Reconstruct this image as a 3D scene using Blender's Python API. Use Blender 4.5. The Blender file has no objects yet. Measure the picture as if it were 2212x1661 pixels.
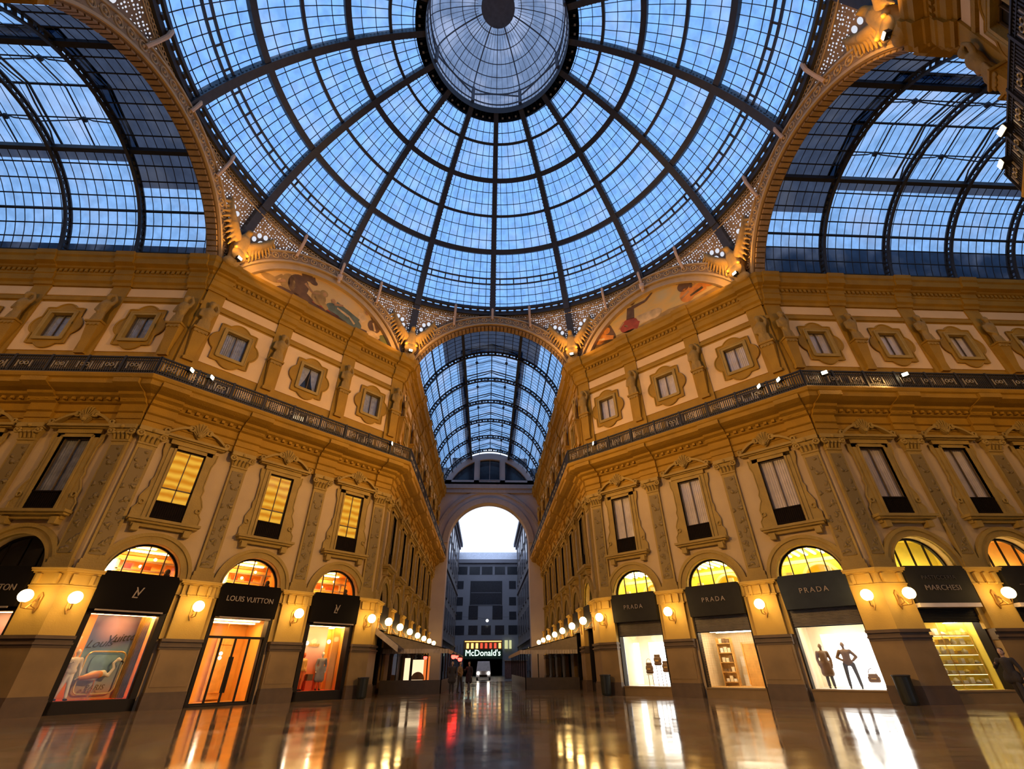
import bpy, bmesh, math, random
from mathutils import Vector, Matrix
random.seed(7)
PI = math.pi
SC = bpy.context.scene
COL = SC.collection
sin, cos = math.sin, math.cos

# ------------------------------------------------------------------ materials
def newmat(name):
    m = bpy.data.materials.new(name); m.use_nodes = True
    nt = m.node_tree; nt.nodes.clear()
    return m, nt, nt.nodes, nt.links

def pbr(name, col, rough=.6, metal=0., spec=.5, var=.12, scale=3., bump=0., bscale=20., col2=None, coat=0.):
    m, nt, N, L = newmat(name)
    o = N.new('ShaderNodeOutputMaterial'); b = N.new('ShaderNodeBsdfPrincipled'); L.new(b.outputs[0], o.inputs[0])
    b.inputs['Roughness'].default_value = rough; b.inputs['Metallic'].default_value = metal
    b.inputs['Specular IOR Level'].default_value = spec
    if coat: b.inputs['Coat Weight'].default_value = coat
    tc = N.new('ShaderNodeTexCoord')
    n = N.new('ShaderNodeTexNoise'); n.inputs['Scale'].default_value = scale; n.inputs['Detail'].default_value = 4
    L.new(tc.outputs['Object'], n.inputs['Vector'])
    r = N.new('ShaderNodeMix'); r.data_type = 'RGBA'
    c2 = col2 or tuple(c*(1-var*2) for c in col)
    r.inputs[6].default_value = (*c2, 1); r.inputs[7].default_value = (*[min(1, c*(1+var*.6)) for c in col], 1)
    mr = N.new('ShaderNodeMapRange'); mr.inputs[1].default_value = .3; mr.inputs[2].default_value = .7
    L.new(n.outputs['Fac'], mr.inputs[0]); L.new(mr.outputs[0], r.inputs[0]); L.new(r.outputs[2], b.inputs['Base Color'])
    if bump:
        n2 = N.new('ShaderNodeTexNoise'); n2.inputs['Scale'].default_value = bscale; n2.inputs['Detail'].default_value = 3
        L.new(tc.outputs['Object'], n2.inputs['Vector'])
        bp = N.new('ShaderNodeBump'); bp.inputs['Strength'].default_value = bump; bp.inputs['Distance'].default_value = .1
        L.new(n2.outputs['Fac'], bp.inputs['Height']); L.new(bp.outputs[0], b.inputs['Normal'])
    return m

def emit(name, col, s=1.):
    m, nt, N, L = newmat(name)
    o = N.new('ShaderNodeOutputMaterial'); e = N.new('ShaderNodeEmission'); L.new(e.outputs[0], o.inputs[0])
    e.inputs[0].default_value = (*col, 1); e.inputs[1].default_value = s
    return m

def clearglass(name, tint=(.93, .93, .93), refl=.08):
    m, nt, N, L = newmat(name)
    o = N.new('ShaderNodeOutputMaterial'); mx = N.new('ShaderNodeMixShader')
    t = N.new('ShaderNodeBsdfTransparent'); t.inputs[0].default_value = (*tint, 1)
    g = N.new('ShaderNodeBsdfGlossy'); g.inputs['Roughness'].default_value = .03
    lw = N.new('ShaderNodeLayerWeight'); lw.inputs[0].default_value = .15
    ml = N.new('ShaderNodeMath'); ml.operation = 'MULTIPLY_ADD'; ml.inputs[1].default_value = .5; ml.inputs[2].default_value = refl*.5
    L.new(lw.outputs['Fresnel'], ml.inputs[0]); L.new(ml.outputs[0], mx.inputs[0])
    L.new(t.outputs[0], mx.inputs[1]); L.new(g.outputs[0], mx.inputs[2]); L.new(mx.outputs[0], o.inputs[0])
    return m

def roofglass(name, tint, dirt=.3, dcol=(.5, .52, .6)):
    m, nt, N, L = newmat(name)
    o = N.new('ShaderNodeOutputMaterial'); mx = N.new('ShaderNodeMixShader')
    t = N.new('ShaderNodeBsdfTransparent'); d = N.new('ShaderNodeBsdfTranslucent'); d.inputs[0].default_value = (*dcol, 1)
    tc = N.new('ShaderNodeTexCoord')
    n = N.new('ShaderNodeTexNoise'); n.inputs['Scale'].default_value = .45; n.inputs['Detail'].default_value = 3
    n2 = N.new('ShaderNodeTexNoise'); n2.inputs['Scale'].default_value = 1.6; n2.inputs['Detail'].default_value = 2
    L.new(tc.outputs['Object'], n.inputs[0]); L.new(tc.outputs['Object'], n2.inputs[0])
    c = N.new('ShaderNodeMix'); c.data_type = 'RGBA'
    c.inputs[6].default_value = (*[x*.86 for x in tint], 1); c.inputs[7].default_value = (*[min(1, x*1.12) for x in tint], 1)
    mr = N.new('ShaderNodeMapRange'); mr.inputs[1].default_value = .35; mr.inputs[2].default_value = .65
    L.new(n2.outputs['Fac'], mr.inputs[0]); L.new(mr.outputs[0], c.inputs[0]); L.new(c.outputs[2], t.inputs[0])
    m2 = N.new('ShaderNodeMapRange'); m2.inputs[1].default_value = .48; m2.inputs[2].default_value = .75; m2.inputs[4].default_value = dirt
    L.new(n.outputs['Fac'], m2.inputs[0]); L.new(m2.outputs[0], mx.inputs[0])
    L.new(t.outputs[0], mx.inputs[1]); L.new(d.outputs[0], mx.inputs[2]); L.new(mx.outputs[0], o.inputs[0])
    return m

def relief(name, col, dark):
    """carved arabesque stone: voronoi + noise bump"""
    m, nt, N, L = newmat(name)
    o = N.new('ShaderNodeOutputMaterial'); b = N.new('ShaderNodeBsdfPrincipled'); L.new(b.outputs[0], o.inputs[0])
    b.inputs['Roughness'].default_value = .65
    tc = N.new('ShaderNodeTexCoord'); v = N.new('ShaderNodeTexVoronoi'); v.inputs['Scale'].default_value = 3.2
    n = N.new('ShaderNodeTexNoise'); n.inputs['Scale'].default_value = 4; n.inputs['Detail'].default_value = 2
    L.new(tc.outputs['Object'], n.inputs[0])
    ad = N.new('ShaderNodeVectorMath'); ad.operation = 'MULTIPLY_ADD'; ad.inputs[1].default_value = (.35, .35, .35)
    L.new(n.outputs['Color'], ad.inputs[0]); L.new(tc.outputs['Object'], ad.inputs[2]); L.new(ad.outputs[0], v.inputs['Vector'])
    mr = N.new('ShaderNodeMapRange'); mr.inputs[1].default_value = .1; mr.inputs[2].default_value = .45
    L.new(v.outputs['Distance'], mr.inputs[0])
    r = N.new('ShaderNodeMix'); r.data_type = 'RGBA'; r.inputs[6].default_value = (*col, 1); r.inputs[7].default_value = (*dark, 1)
    L.new(mr.outputs[0], r.inputs[0]); L.new(r.outputs[2], b.inputs['Base Color'])
    bp = N.new('ShaderNodeBump'); bp.inputs['Strength'].default_value = .9; bp.inputs['Distance'].default_value = .12; bp.invert = True
    L.new(mr.outputs[0], bp.inputs['Height']); L.new(bp.outputs[0], b.inputs['Normal'])
    return m

M = {}
M['plaster'] = pbr('plaster', (.74, .50, .25), .85, var=.05, scale=.6, bump=.15, bscale=30)
M['plaster_low'] = pbr('plaster_low', (.52, .37, .19), .85, var=.06, scale=.6, bump=.15, bscale=30)
M['stone'] = pbr('stone', (.36, .19, .006), .75, var=.1, scale=1.2, bump=.25, bscale=16)
M['stone_mid'] = pbr('stone_mid', (.365, .235, .05), .75, var=.1, scale=1.4, bump=.25, bscale=16)
M['pier'] = pbr('pier_marble', (.52, .33, .065), .65, var=.08, scale=.8, bump=.1)
M['pier_dark'] = pbr('pier_granite', (.10, .058, .03), .5, var=.15, scale=2.)  # plinth tone darkened to carry the weak light low on the piers
M['dado'] = pbr('dado_marble', (.24, .145, .05), .5, var=.12, scale=1.)  # dado darkened too, the missing light down there put into its colour
M['relief'] = relief('carved_stone', (.28, .19, .06), (.20, .13, .035))
M['statue'] = pbr('statue_stone', (.31, .185, .03), .7, var=.12, scale=3, bump=.3, bscale=9)
M['eagle'] = pbr('eagle_stone', (.50, .31, .09), .7, var=.1, scale=3, bump=.2, bscale=9)
M['arch'] = pbr('arch_stone', (.34, .225, .12), .75, var=.12, scale=2, bump=.3, bscale=12)
M['arch_light'] = pbr('arch_light_stone', (.52, .38, .22), .7, var=.06, scale=2)
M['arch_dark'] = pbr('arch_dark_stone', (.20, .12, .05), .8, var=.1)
M['bracket'] = pbr('bracket_paint', (.72, .52, .36), .6, var=.05)
M['iron'] = pbr('iron_paint', (.035, .036, .042), .5, metal=.3, var=.1)
M['iron_rib'] = pbr('rib_paint', (.055, .052, .055), .5, metal=.2, var=.1)
M['iron_rail'] = pbr('railing_iron', (.02, .016, .014), .55, metal=.2)
M['rosette'] = pbr('railing_ornament', (.34, .28, .2), .5, metal=.2)
M['muntin'] = pbr('glazing_bar', (.02, .024, .035), .6)
M['roof_dark'] = pbr('roof_sheet', (.16, .16, .18), .8, var=.2, scale=1)
M['parapet'] = pbr('outer_parapet', (.14, .15, .2), .9, var=.1, scale=1)
M['glass'] = roofglass('roof_glass', (.205, .375, .60), .4)
M['glass_vault'] = roofglass('vault_glass', (.20, .335, .50), .45)
M['glass_lantern'] = roofglass('lantern_glass', (.15, .19, .26), .6, (.5, .5, .56))
M['glass_dark'] = roofglass('dark_vault_glass', (.035, .042, .06), .5, (.12, .11, .11))  # low-transmission glass for the first vault bay and the topmost strips
M['pane'] = clearglass('window_glass')
M['shopglass'] = clearglass('shop_glass', (.96, .96, .96), .05)
M['frame_dark'] = pbr('dark_bronze', (.008, .004, .003), .55, spec=.25)
M['frame_brown'] = pbr('brown_window_frame', (.12, .075, .035), .6)
M['sign_black'] = pbr('sign_black', (.004, .0025, .002), .8, var=.05, spec=.1)
M['sign_grey'] = pbr('sign_grey', (.022, .028, .036), .7, var=.08, spec=.2)
M['sign_greyb'] = pbr('sign_charcoal', (.018, .016, .013), .7, var=.08, spec=.2)
M['shutter'] = pbr('shutter_metal', (.10, .085, .075), .45, metal=.5)
M['letter'] = pbr('letter_metal', (.24, .19, .16), .5, metal=.2, var=.02)
M['letter_pale'] = pbr('letter_pale', (.62, .62, .60), .4, var=.02)
M['curtain'] = pbr('pale_curtain', (.72, .62, .56), .9, var=.08, scale=2)
M['curtain_blue'] = pbr('grey_net_curtain', (.36, .36, .40), .9, var=.15, scale=4)
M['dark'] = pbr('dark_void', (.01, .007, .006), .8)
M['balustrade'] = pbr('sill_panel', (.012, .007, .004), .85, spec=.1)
M['globe'] = emit('lit_globe', (1., .62, .20), 30)
M['floodglass'] = emit('flood_lens', (1., .82, .5), 30)
M['brass'] = pbr('brass_bracket', (.45, .26, .07), .45, metal=.6)
M['wood_warm'] = pbr('shop_wood', (.72, .42, .12), .5, var=.12)
M['shop_cream'] = pbr('shop_cream', (.85, .72, .5), .6, var=.04)
M['shop_orange'] = pbr('shop_orange', (.85, .45, .10), .6, var=.05)
M['shop_white'] = pbr('shop_white', (.9, .88, .82), .6, var=.02)
M['shop_red'] = pbr('shop_red_floor', (.8, .10, .02), .5, var=.1)
M['shop_yellow'] = pbr('shop_yellow', (.78, .62, .10), .6, var=.06)
M['lightbox'] = emit('white_lightbox', (1., .96, .88), 4.5)
M['ceil_lamp'] = emit('shop_ceiling_lamp', (1., .56, .17), 42)
M['ceil_lamp_y'] = emit('yellow_ceiling_lamp', (1., .80, .34), 26)
M['ceil_white'] = emit('white_ceiling_lamp', (1., .82, .55), 22)
M['skin_white'] = pbr('mannequin_white', (.85, .8, .72), .4)
M['cloth_grey'] = pbr('grey_wool', (.28, .26, .26), .9)
M['cloth_dark'] = pbr('dark_cloth', (.03, .025, .025), .9)
M['cloth_brown'] = pbr('brown_knit', (.22, .13, .06), .9)
M['cloth_jeans'] = pbr('slate_trousers', (.10, .10, .12), .9)
M['cloth_red'] = pbr('orange_red_cloth', (.75, .16, .03), .8)
M['leather'] = pbr('brown_leather', (.20, .11, .05), .45)
M['skin'] = pbr('skin', (.45, .28, .2), .6)
M['hair'] = pbr('dark_hair', (.02, .014, .01), .7)
M['flamingo_w'] = pbr('flamingo_white', (.95, .88, .7), .5)
M['flamingo_o'] = pbr('flamingo_orange', (.9, .35, .08), .5)
M['gold'] = pbr('gold_frame', (.8, .55, .2), .35, metal=.6)
M['blue_panel'] = pbr('pale_blue_panel', (.22, .42, .55), .6)
M['pack'] = pbr('pastry_boxes', (.9, .7, .2), .5, var=.2, scale=8)
M['pack_w'] = pbr('pale_boxes', (.9, .82, .6), .5)
M['awning'] = pbr('awning_fabric', (.24, .18, .11), .9, var=.1)
M['awning_dark'] = pbr('awning_dark', (.05, .035, .025), .9)
M['awning_stripe'] = pbr('awning_pale', (.45, .36, .27), .9)
M['cafe_base'] = pbr('cafe_panel', (.06, .04, .025), .5)
M['street_wall'] = pbr('street_plaster', (.17, .155, .17), .9, var=.12, scale=.3)
M['street_frame'] = pbr('street_trim', (.22, .2, .22), .9)
M['street_glass'] = pbr('street_window', (.03, .035, .05), .15)
M['office'] = pbr('office_stone', (.26, .27, .33), .8, var=.06, scale=.2)
M['office_roof'] = pbr('office_roof', (.5, .55, .68), .6)
M['asphalt'] = pbr('wet_asphalt', (.05, .045, .045), .25)
M['end_wall'] = pbr('end_arch_plaster', (.46, .38, .36), .85, var=.06, scale=.4)
M['end_trim'] = pbr('end_arch_trim', (.34, .28, .27), .8, var=.06)
M['fascia_green'] = pbr('fascia_green', (.01, .035, .02), .5)
M['neon_white'] = emit('lit_letters', (.75, 1., .85), 2.4)
M['neon_red'] = emit('red_lamp', (1., .03, .02), 14)
M['neon_amber'] = emit('amber_light', (1., .5, .12), 3)
M['headlight'] = emit('headlight', (1., .88, .7), 22)
M['van'] = pbr('van_paint', (.35, .36, .42), .35)
M['van_glass'] = pbr('van_glass', (.25, .24, .26), .2)
M['bin'] = pbr('bin_metal', (.012, .014, .010), .5, metal=.3)
M['tarp'] = pbr('kiosk_cloth', (.30, .17, .15), .9)

def lit_window(name, c1, c2, s):
    m, nt, N, L = newmat(name)
    o = N.new('ShaderNodeOutputMaterial'); e = N.new('ShaderNodeEmission'); L.new(e.outputs[0], o.inputs[0])
    tc = N.new('ShaderNodeTexCoord'); w = N.new('ShaderNodeTexWave'); w.bands_direction = 'Z'; w.inputs['Scale'].default_value = .75
    w.inputs['Distortion'].default_value = 2.5; w.inputs['Detail'].default_value = 2; w.inputs['Detail Scale'].default_value = 1.5
    L.new(tc.outputs['Object'], w.inputs['Vector'])
    r = N.new('ShaderNodeMix'); r.data_type = 'RGBA'; r.inputs[6].default_value = (*c1, 1); r.inputs[7].default_value = (*c2, 1)
    L.new(w.outputs['Fac'], r.inputs[0]); L.new(r.outputs[2], e.inputs[0]); e.inputs[1].default_value = s
    return m
M['lit_amber'] = lit_window('lit_amber_blind', (.72, .25, .012), (1., .52, .05), .95)

def perforated(name, col):
    """stone fretwork with a rosette of round openings around uv (0,0) and small piercings outside; openings are real holes"""
    m, nt, N, L = newmat(name)
    def MT(op, a, b=None, c=None):
        n = N.new('ShaderNodeMath'); n.operation = op
        for i, x in enumerate((a, b, c)):
            if x is None: continue
            if isinstance(x, (int, float)): n.inputs[i].default_value = x
            else: L.new(x, n.inputs[i])
        return n.outputs[0]
    o = N.new('ShaderNodeOutputMaterial'); mx = N.new('ShaderNodeMixShader'); L.new(mx.outputs[0], o.inputs[0])
    b = N.new('ShaderNodeBsdfPrincipled'); b.inputs['Base Color'].default_value = (*col, 1); b.inputs['Roughness'].default_value = .8
    t = N.new('ShaderNodeBsdfTransparent'); L.new(b.outputs[0], mx.inputs[1]); L.new(t.outputs[0], mx.inputs[2])
    t.inputs[0].default_value = (.62, .55, .48, 1)
    uv = N.new('ShaderNodeUVMap'); uv.uv_map = 'UVMap'
    sp = N.new('ShaderNodeSeparateXYZ'); L.new(uv.outputs[0], sp.inputs[0])
    x, y = sp.outputs[0], sp.outputs[1]
    rr = MT('SQRT', MT('ADD', MT('MULTIPLY', x, x), MT('MULTIPLY', y, y)))
    an = MT('ARCTAN2', y, x)
    af = MT('SUBTRACT', MT('MODULO', MT('ADD', an, PI + PI/8 + 2*PI), PI/4), PI/8)
    px_, py_ = MT('MULTIPLY', rr, MT('COSINE', af)), MT('MULTIPLY', rr, MT('SINE', af))
    def near(cx, rad):
        dx = MT('SUBTRACT', px_, cx)
        return MT('LESS_THAN', MT('ADD', MT('MULTIPLY', dx, dx), MT('MULTIPLY', py_, py_)), rad*rad)
    h = MT('MAXIMUM', near(.62, .17), MT('LESS_THAN', rr, .27))
    v = N.new('ShaderNodeTexVoronoi'); v.inputs['Scale'].default_value = 5.5; v.inputs['Randomness'].default_value = .35
    L.new(uv.outputs[0], v.inputs['Vector'])
    sm = MT('MULTIPLY', MT('LESS_THAN', v.outputs['Distance'], .29), MT('GREATER_THAN', rr, .86))
    L.new(MT('MAXIMUM', h, sm), mx.inputs[0])
    return m
M['fret'] = perforated('pierced_fretwork', (.30, .225, .17))

def floor_mat():
    m, nt, N, L = newmat('polished_marble_floor')
    def MT(op, a, b=None, c=None):
        n = N.new('ShaderNodeMath'); n.operation = op
        for i, x in enumerate((a, b, c)):
            if x is None: continue
            if isinstance(x, (int, float)): n.inputs[i].default_value = x
            else: L.new(x, n.inputs[i])
        return n.outputs[0]
    o = N.new('ShaderNodeOutputMaterial'); b = N.new('ShaderNodeBsdfPrincipled'); L.new(b.outputs[0], o.inputs[0])
    tc = N.new('ShaderNodeTexCoord'); sp = N.new('ShaderNodeSeparateXYZ'); L.new(tc.outputs['Object'], sp.inputs[0])
    x, y = sp.outputs[0], sp.outputs[1]
    rr = MT('SQRT', MT('ADD', MT('MULTIPLY', x, x), MT('MULTIPLY', y, y)))
    def ring(r, w): return MT('LESS_THAN', MT('ABSOLUTE', MT('SUBTRACT', rr, r)), w)
    band = MT('MAXIMUM', MT('MAXIMUM', ring(7.4, .3), ring(13.2, .45)), MT('MAXIMUM', ring(3.2, .2), ring(10.3, .1)))
    bk = N.new('ShaderNodeTexBrick'); bk.inputs['Scale'].default_value = .55; bk.inputs['Mortar Size'].default_value = .012
    bk.inputs['Color1'].default_value = (.26, .165, .085, 1); bk.inputs['Color2'].default_value = (.18, .115, .06, 1); bk.inputs['Mortar'].default_value = (.03, .02, .015, 1)
    L.new(tc.outputs['Object'], bk.inputs['Vector'])
    n = N.new('ShaderNodeTexNoise'); n.inputs['Scale'].default_value = 1.3; n.inputs['Detail'].default_value = 5; L.new(tc.outputs['Object'], n.inputs[0])
    c1 = N.new('ShaderNodeMix'); c1.data_type = 'RGBA'; c1.inputs[7].default_value = (.24, .17, .10, 1)
    L.new(bk.outputs[0], c1.inputs[6]); L.new(band, c1.inputs[0])
    c2 = N.new('ShaderNodeMix'); c2.data_type = 'RGBA'; c2.blend_type = 'MULTIPLY'; c2.inputs[0].default_value = .6
    L.new(c1.outputs[2], c2.inputs[6]); L.new(n.outputs['Color'], c2.inputs[7]); L.new(c2.outputs[2], b.inputs['Base Color'])
    n3 = N.new('ShaderNodeTexNoise'); n3.inputs['Scale'].default_value = .5; n3.inputs['Detail'].default_value = 3; L.new(tc.outputs['Object'], n3.inputs[0])
    mr = N.new('ShaderNodeMapRange'); mr.inputs[1].default_value = .35; mr.inputs[2].default_value = .7; mr.inputs[3].default_value = .07; mr.inputs[4].default_value = .17
    L.new(n3.outputs['Fac'], mr.inputs[0]); L.new(mr.outputs[0], b.inputs['Roughness'])
    b.inputs['IOR'].default_value = 2.2; b.inputs['Specular IOR Level'].default_value = .7
    n4 = N.new('ShaderNodeTexNoise'); n4.inputs['Scale'].default_value = .8; n4.inputs['Detail'].default_value = 2; L.new(tc.outputs['Object'], n4.inputs[0])
    bp = N.new('ShaderNodeBump'); bp.inputs['Strength'].default_value = .14; bp.inputs['Distance'].default_value = .05
    L.new(n4.outputs['Fac'], bp.inputs['Height']); L.new(bp.outputs[0], b.inputs['Normal'])
    return m
M['floor'] = floor_mat()

# ------------------------------------------------------------------ mesh helpers
class MB:
    def __init__(s): s.v = []; s.f = []; s.uv = None
    def add(s, vs, fs):
        o = len(s.v); s.v += [tuple(p) for p in vs]; s.f += [tuple(i+o for i in f) for f in fs]; return s
    def box(s, x0, x1, y0, y1, z0, z1):
        return s.add([(x, y, z) for z in (z0, z1) for y in (y0, y1) for x in (x0, x1)],
                     [(0, 2, 3, 1), (4, 5, 7, 6), (0, 1, 5, 4), (2, 6, 7, 3), (0, 4, 6, 2), (1, 3, 7, 5)])
    def hexa(s, a, b):      # two 4-gons (bottom, top)
        return s.add(list(a)+list(b), [(3, 2, 1, 0), (4, 5, 6, 7), (0, 1, 5, 4), (1, 2, 6, 5), (2, 3, 7, 6), (3, 0, 4, 7)])
    def quad(s, a, b, c, d): return s.add([a, b, c, d], [(0, 1, 2, 3)])
    def prism(s, poly, y0, y1):     # polygon in x,z extruded along y
        n = len(poly)
        vs = [(x, y0, z) for x, z in poly]+[(x, y1, z) for x, z in poly]
        fs = [tuple(range(n)), tuple(range(2*n-1, n-1, -1))]+[(i, i+n, (i+1) % n+n, (i+1) % n) for i in range(n)]
        return s.add(vs, fs)
    def band(s, inner, outer, y0, y1, closed=False):    # ring/arc band between two xz polylines, thickness y0..y1
        n = len(inner); m_ = n if closed else n-1
        vs = [(x, y, z) for (x, z) in inner for y in (y0, y1)]+[(x, y, z) for (x, z) in outer for y in (y0, y1)]
        k = 2*n; fs = []
        for i in range(m_):
            j = (i+1) % n
            fs += [(2*i, 2*j, k+2*j, k+2*i), (2*i+1, k+2*i+1, k+2*j+1, 2*j+1), (2*i, 2*i+1, 2*j+1, 2*j), (k+2*i, k+2*j, k+2*j+1, k+2*i+1)]
        if not closed:
            fs += [(0, k, k+1, 1), (2*n-2, 2*n-1, k+2*n-1, k+2*n-2)]
        return s.add(vs, fs)
    def tube(s, pts, r, n=8, cap=True):
        pts = [Vector(p) for p in pts]; rs = r if isinstance(r, (list, tuple)) else [r]*len(pts)
        vs = []; fs = []; up = None
        for i, p in enumerate(pts):
            d = (pts[min(i+1, len(pts)-1)]-pts[max(i-1, 0)]).normalized()
            if up is None: up = d.orthogonal().normalized()
            a = (up-d*up.dot(d)); a = a.normalized() if a.length > 1e-6 else d.orthogonal().normalized(); up = a; b = d.cross(a)
            for k in range(n):
                t = 2*PI*k/n; vs.append(p+(a*cos(t)+b*sin(t))*rs[i])
        for i in range(len(pts)-1):
            for k in range(n): fs.append((i*n+k, i*n+(k+1) % n, (i+1)*n+(k+1) % n, (i+1)*n+k))
        if cap: fs += [tuple(range(n-1, -1, -1)), tuple(range((len(pts)-1)*n, len(pts)*n))]
        return s.add(vs, fs)
    def lathe(s, prof, n=16, c=(0, 0, 0)):
        vs = []; fs = []
        for r, z in prof:
            for k in range(n): t = 2*PI*k/n; vs.append((c[0]+r*cos(t), c[1]+r*sin(t), c[2]+z))
        for i in range(len(prof)-1):
            for k in range(n): fs.append((i*n+k, i*n+(k+1) % n, (i+1)*n+(k+1) % n, (i+1)*n+k))
        fs += [tuple(range(n-1, -1, -1)), tuple(range((len(prof)-1)*n, len(prof)*n))]
        return s.add(vs, fs)
    def sphere(s, c, r, n=12, sc=(1, 1, 1)):
        prof = [(max(1e-3, r*sin(PI*i/(n//2+1))), -r*cos(PI*i/(n//2+1))) for i in range(0, n//2+2)]
        o = len(s.v); s.lathe(prof, n)
        for i in range(o, len(s.v)):
            x, y, z = s.v[i]; s.v[i] = (c[0]+x*sc[0], c[1]+y*sc[1], c[2]+z*sc[2])
        return s
    def torus(s, c, R_, r, n=16, k=6, ax='y'):
        pts = []
        for i in range(n+1):
            t = 2*PI*i/n
            if ax == 'y': pts.append((c[0]+R_*cos(t), c[1], c[2]+R_*sin(t)))
            elif ax == 'z': pts.append((c[0]+R_*cos(t), c[1]+R_*sin(t), c[2]))
            else: pts.append((c[0], c[1]+R_*cos(t), c[2]+R_*sin(t)))
        return s.tube(pts, r, k, False)
    def tr(s, mat):
        s.v = [tuple(mat @ Vector(p)) for p in s.v]; return s
    def build(s, name, mat, parent=None, smooth=False, link=True):
        me = bpy.data.meshes.new(name); me.from_pydata(s.v, [], s.f)
        if s.uv:
            ul = me.uv_layers.new(name='UVMap')
            for l in me.loops: ul.data[l.index].uv = s.uv[l.vertex_index]
        me.materials.append(M[mat] if isinstance(mat, str) else mat)
        if smooth:
            for p in me.polygons: p.use_smooth = True
        bm = bmesh.new(); bm.from_mesh(me); bmesh.ops.recalc_face_normals(bm, faces=bm.faces); bm.to_mesh(me); bm.free()
        o = bpy.data.objects.new(name, me)
        if link: COL.objects.link(o)
        if parent: o.parent = parent
        return o

def tag(o, label=None, cat=None, group=None, kind=None):
    if label: o['label'] = label
    if cat: o['category'] = cat
    if group: o['group'] = group
    if kind: o['kind'] = kind
    return o
def empty(name, loc=(0, 0, 0), rz=0, label=None, cat=None, group=None, kind=None, link=True):
    o = bpy.data.objects.new(name, None); o.empty_display_size = .2
    if link: COL.objects.link(o)
    o.location = loc; o.rotation_euler = (0, 0, rz); return tag(o, label, cat, group, kind)
def copy_tree(o, parent=None):
    c = o.copy(); COL.objects.link(c)
    if parent: c.parent = parent
    for ch in list(o.children): copy_tree(ch, c)
    return c

def blob(name, parts, mat, voxel=.03, parent=None, mw=None, smooth=True):
    """one continuous surface grown from capsules (p0,p1,r0,r1) and ellipsoids (c,(rx,ry,rz)) by voxel remesh"""
    mb = MB()
    for q in parts:
        if len(q) == 4:
            a, b = Vector(q[0]), Vector(q[1]); r0, r1 = q[2], q[3]
            mb.sphere(a, r0, 12); mb.sphere(b, r1, 12)
            mb.tube([a, b], [r0, r1], 12)
        else:
            mb.sphere(q[0], 1, 14, q[1])
    o = mb.build(name, mat)
    md = o.modifiers.new('r', 'REMESH'); md.mode = 'VOXEL'; md.voxel_size = voxel; md.use_smooth_shade = smooth
    sm = o.modifiers.new('s', 'SMOOTH'); sm.iterations = 3; sm.factor = .5
    dg = bpy.context.evaluated_depsgraph_get(); dg.update()
    me = bpy.data.meshes.new_from_object(o.evaluated_get(dg))
    o.modifiers.clear(); old = o.data; o.data = me; bpy.data.meshes.remove(old)
    if not me.materials: me.materials.append(M[mat])
    for p in me.polygons: p.use_smooth = True
    if parent: o.parent = parent
    return o

def text(name, body, size, mat, parent=None, loc=(0, 0, 0), rot=(PI/2, 0, 0), ext=.02, shear=0, space=1., sx=1.):
    cu = bpy.data.curves.new(name, 'FONT'); cu.body = body; cu.size = size; cu.extrude = ext; cu.align_x = 'CENTER'; cu.align_y = 'CENTER'
    cu.shear = shear; cu.space_character = space; cu.resolution_u = 3
    o = bpy.data.objects.new(name, cu); COL.objects.link(o)
    dg = bpy.context.evaluated_depsgraph_get(); dg.update()
    me = bpy.data.meshes.new_from_object(o.evaluated_get(dg)); bpy.data.objects.remove(o)
    o = bpy.data.objects.new(name, me); COL.objects.link(o); me.materials.clear(); me.materials.append(M[mat])
    o.location = loc; o.rotation_euler = rot; o.scale = (sx, 1, 1)
    if parent: o.parent = parent
    return o

# ------------------------------------------------------------------ layout
R = 17.5; TA = math.tan(PI/8); A = R*TA          # octagon inradius, half side 7.249
S2 = 1/math.sqrt(2)
DC = (R+A)/2
TH = {}     # wall frames: origin, rotation (local x = viewer's right, local -y = toward viewer)
def frame(name, n, O):
    u = (-n[1], n[0]); TH[name] = (Vector((O[0], O[1], 0)), math.atan2(u[1], u[0]), Vector((u[0], u[1], 0)), Vector((n[0], n[1], 0)))
frame('DL', (S2, -S2), (-DC, DC)); frame('DR', (-S2, -S2), (DC, DC))
frame('AL', (0, -1), (-R, A)); frame('AR', (0, -1), (R, A))
frame('FL', (1, 0), (-A, R)); frame('FR', (-1, 0), (A, R))
frame('NR', (-S2, S2), (DC, -DC)); frame('NL', (S2, S2), (-DC, -DC))
frame('BR', (0, 1), (R, -A)); frame('BL', (0, 1), (-R, -A))
def wp(W, s, e=0, z=0):
    O, th, u, n = TH[W]; p = O+u*s+n*e; return (p.x, p.y, z)
def put(proto, W, s, e=0, z=0, label=None, group=None, first=None):
    c = copy_tree(proto); c.location = wp(W, s, e, z); c.rotation_euler = (0, 0, TH[W][1])
    if label: c['label'] = label
    if group: c['group'] = group
    return c
PROT = []
def proto(name, cat=None, kind=None):
    o = empty(name, label=None, cat=cat, kind=kind); PROT.append(o); return o
def purge():
    def kill(o):
        for c in list(o.children): kill(c)
        bpy.data.objects.remove(o)
    for o in PROT: kill(o)
def vprism(mb, poly, z0, z1):
    n = len(poly)
    return mb.add([(x, y, z0) for x, y in poly]+[(x, y, z1) for x, y in poly],
                  [tuple(range(n-1, -1, -1)), tuple(range(n, 2*n))]+[(i, (i+1) % n, (i+1) % n+n, i+n) for i in range(n)])
def arc(cx, cz, r, a0, a1, n):
    return [(cx+r*cos(a0+(a1-a0)*i/n), cz+r*sin(a0+(a1-a0)*i/n)) for i in range(n+1)]
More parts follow.
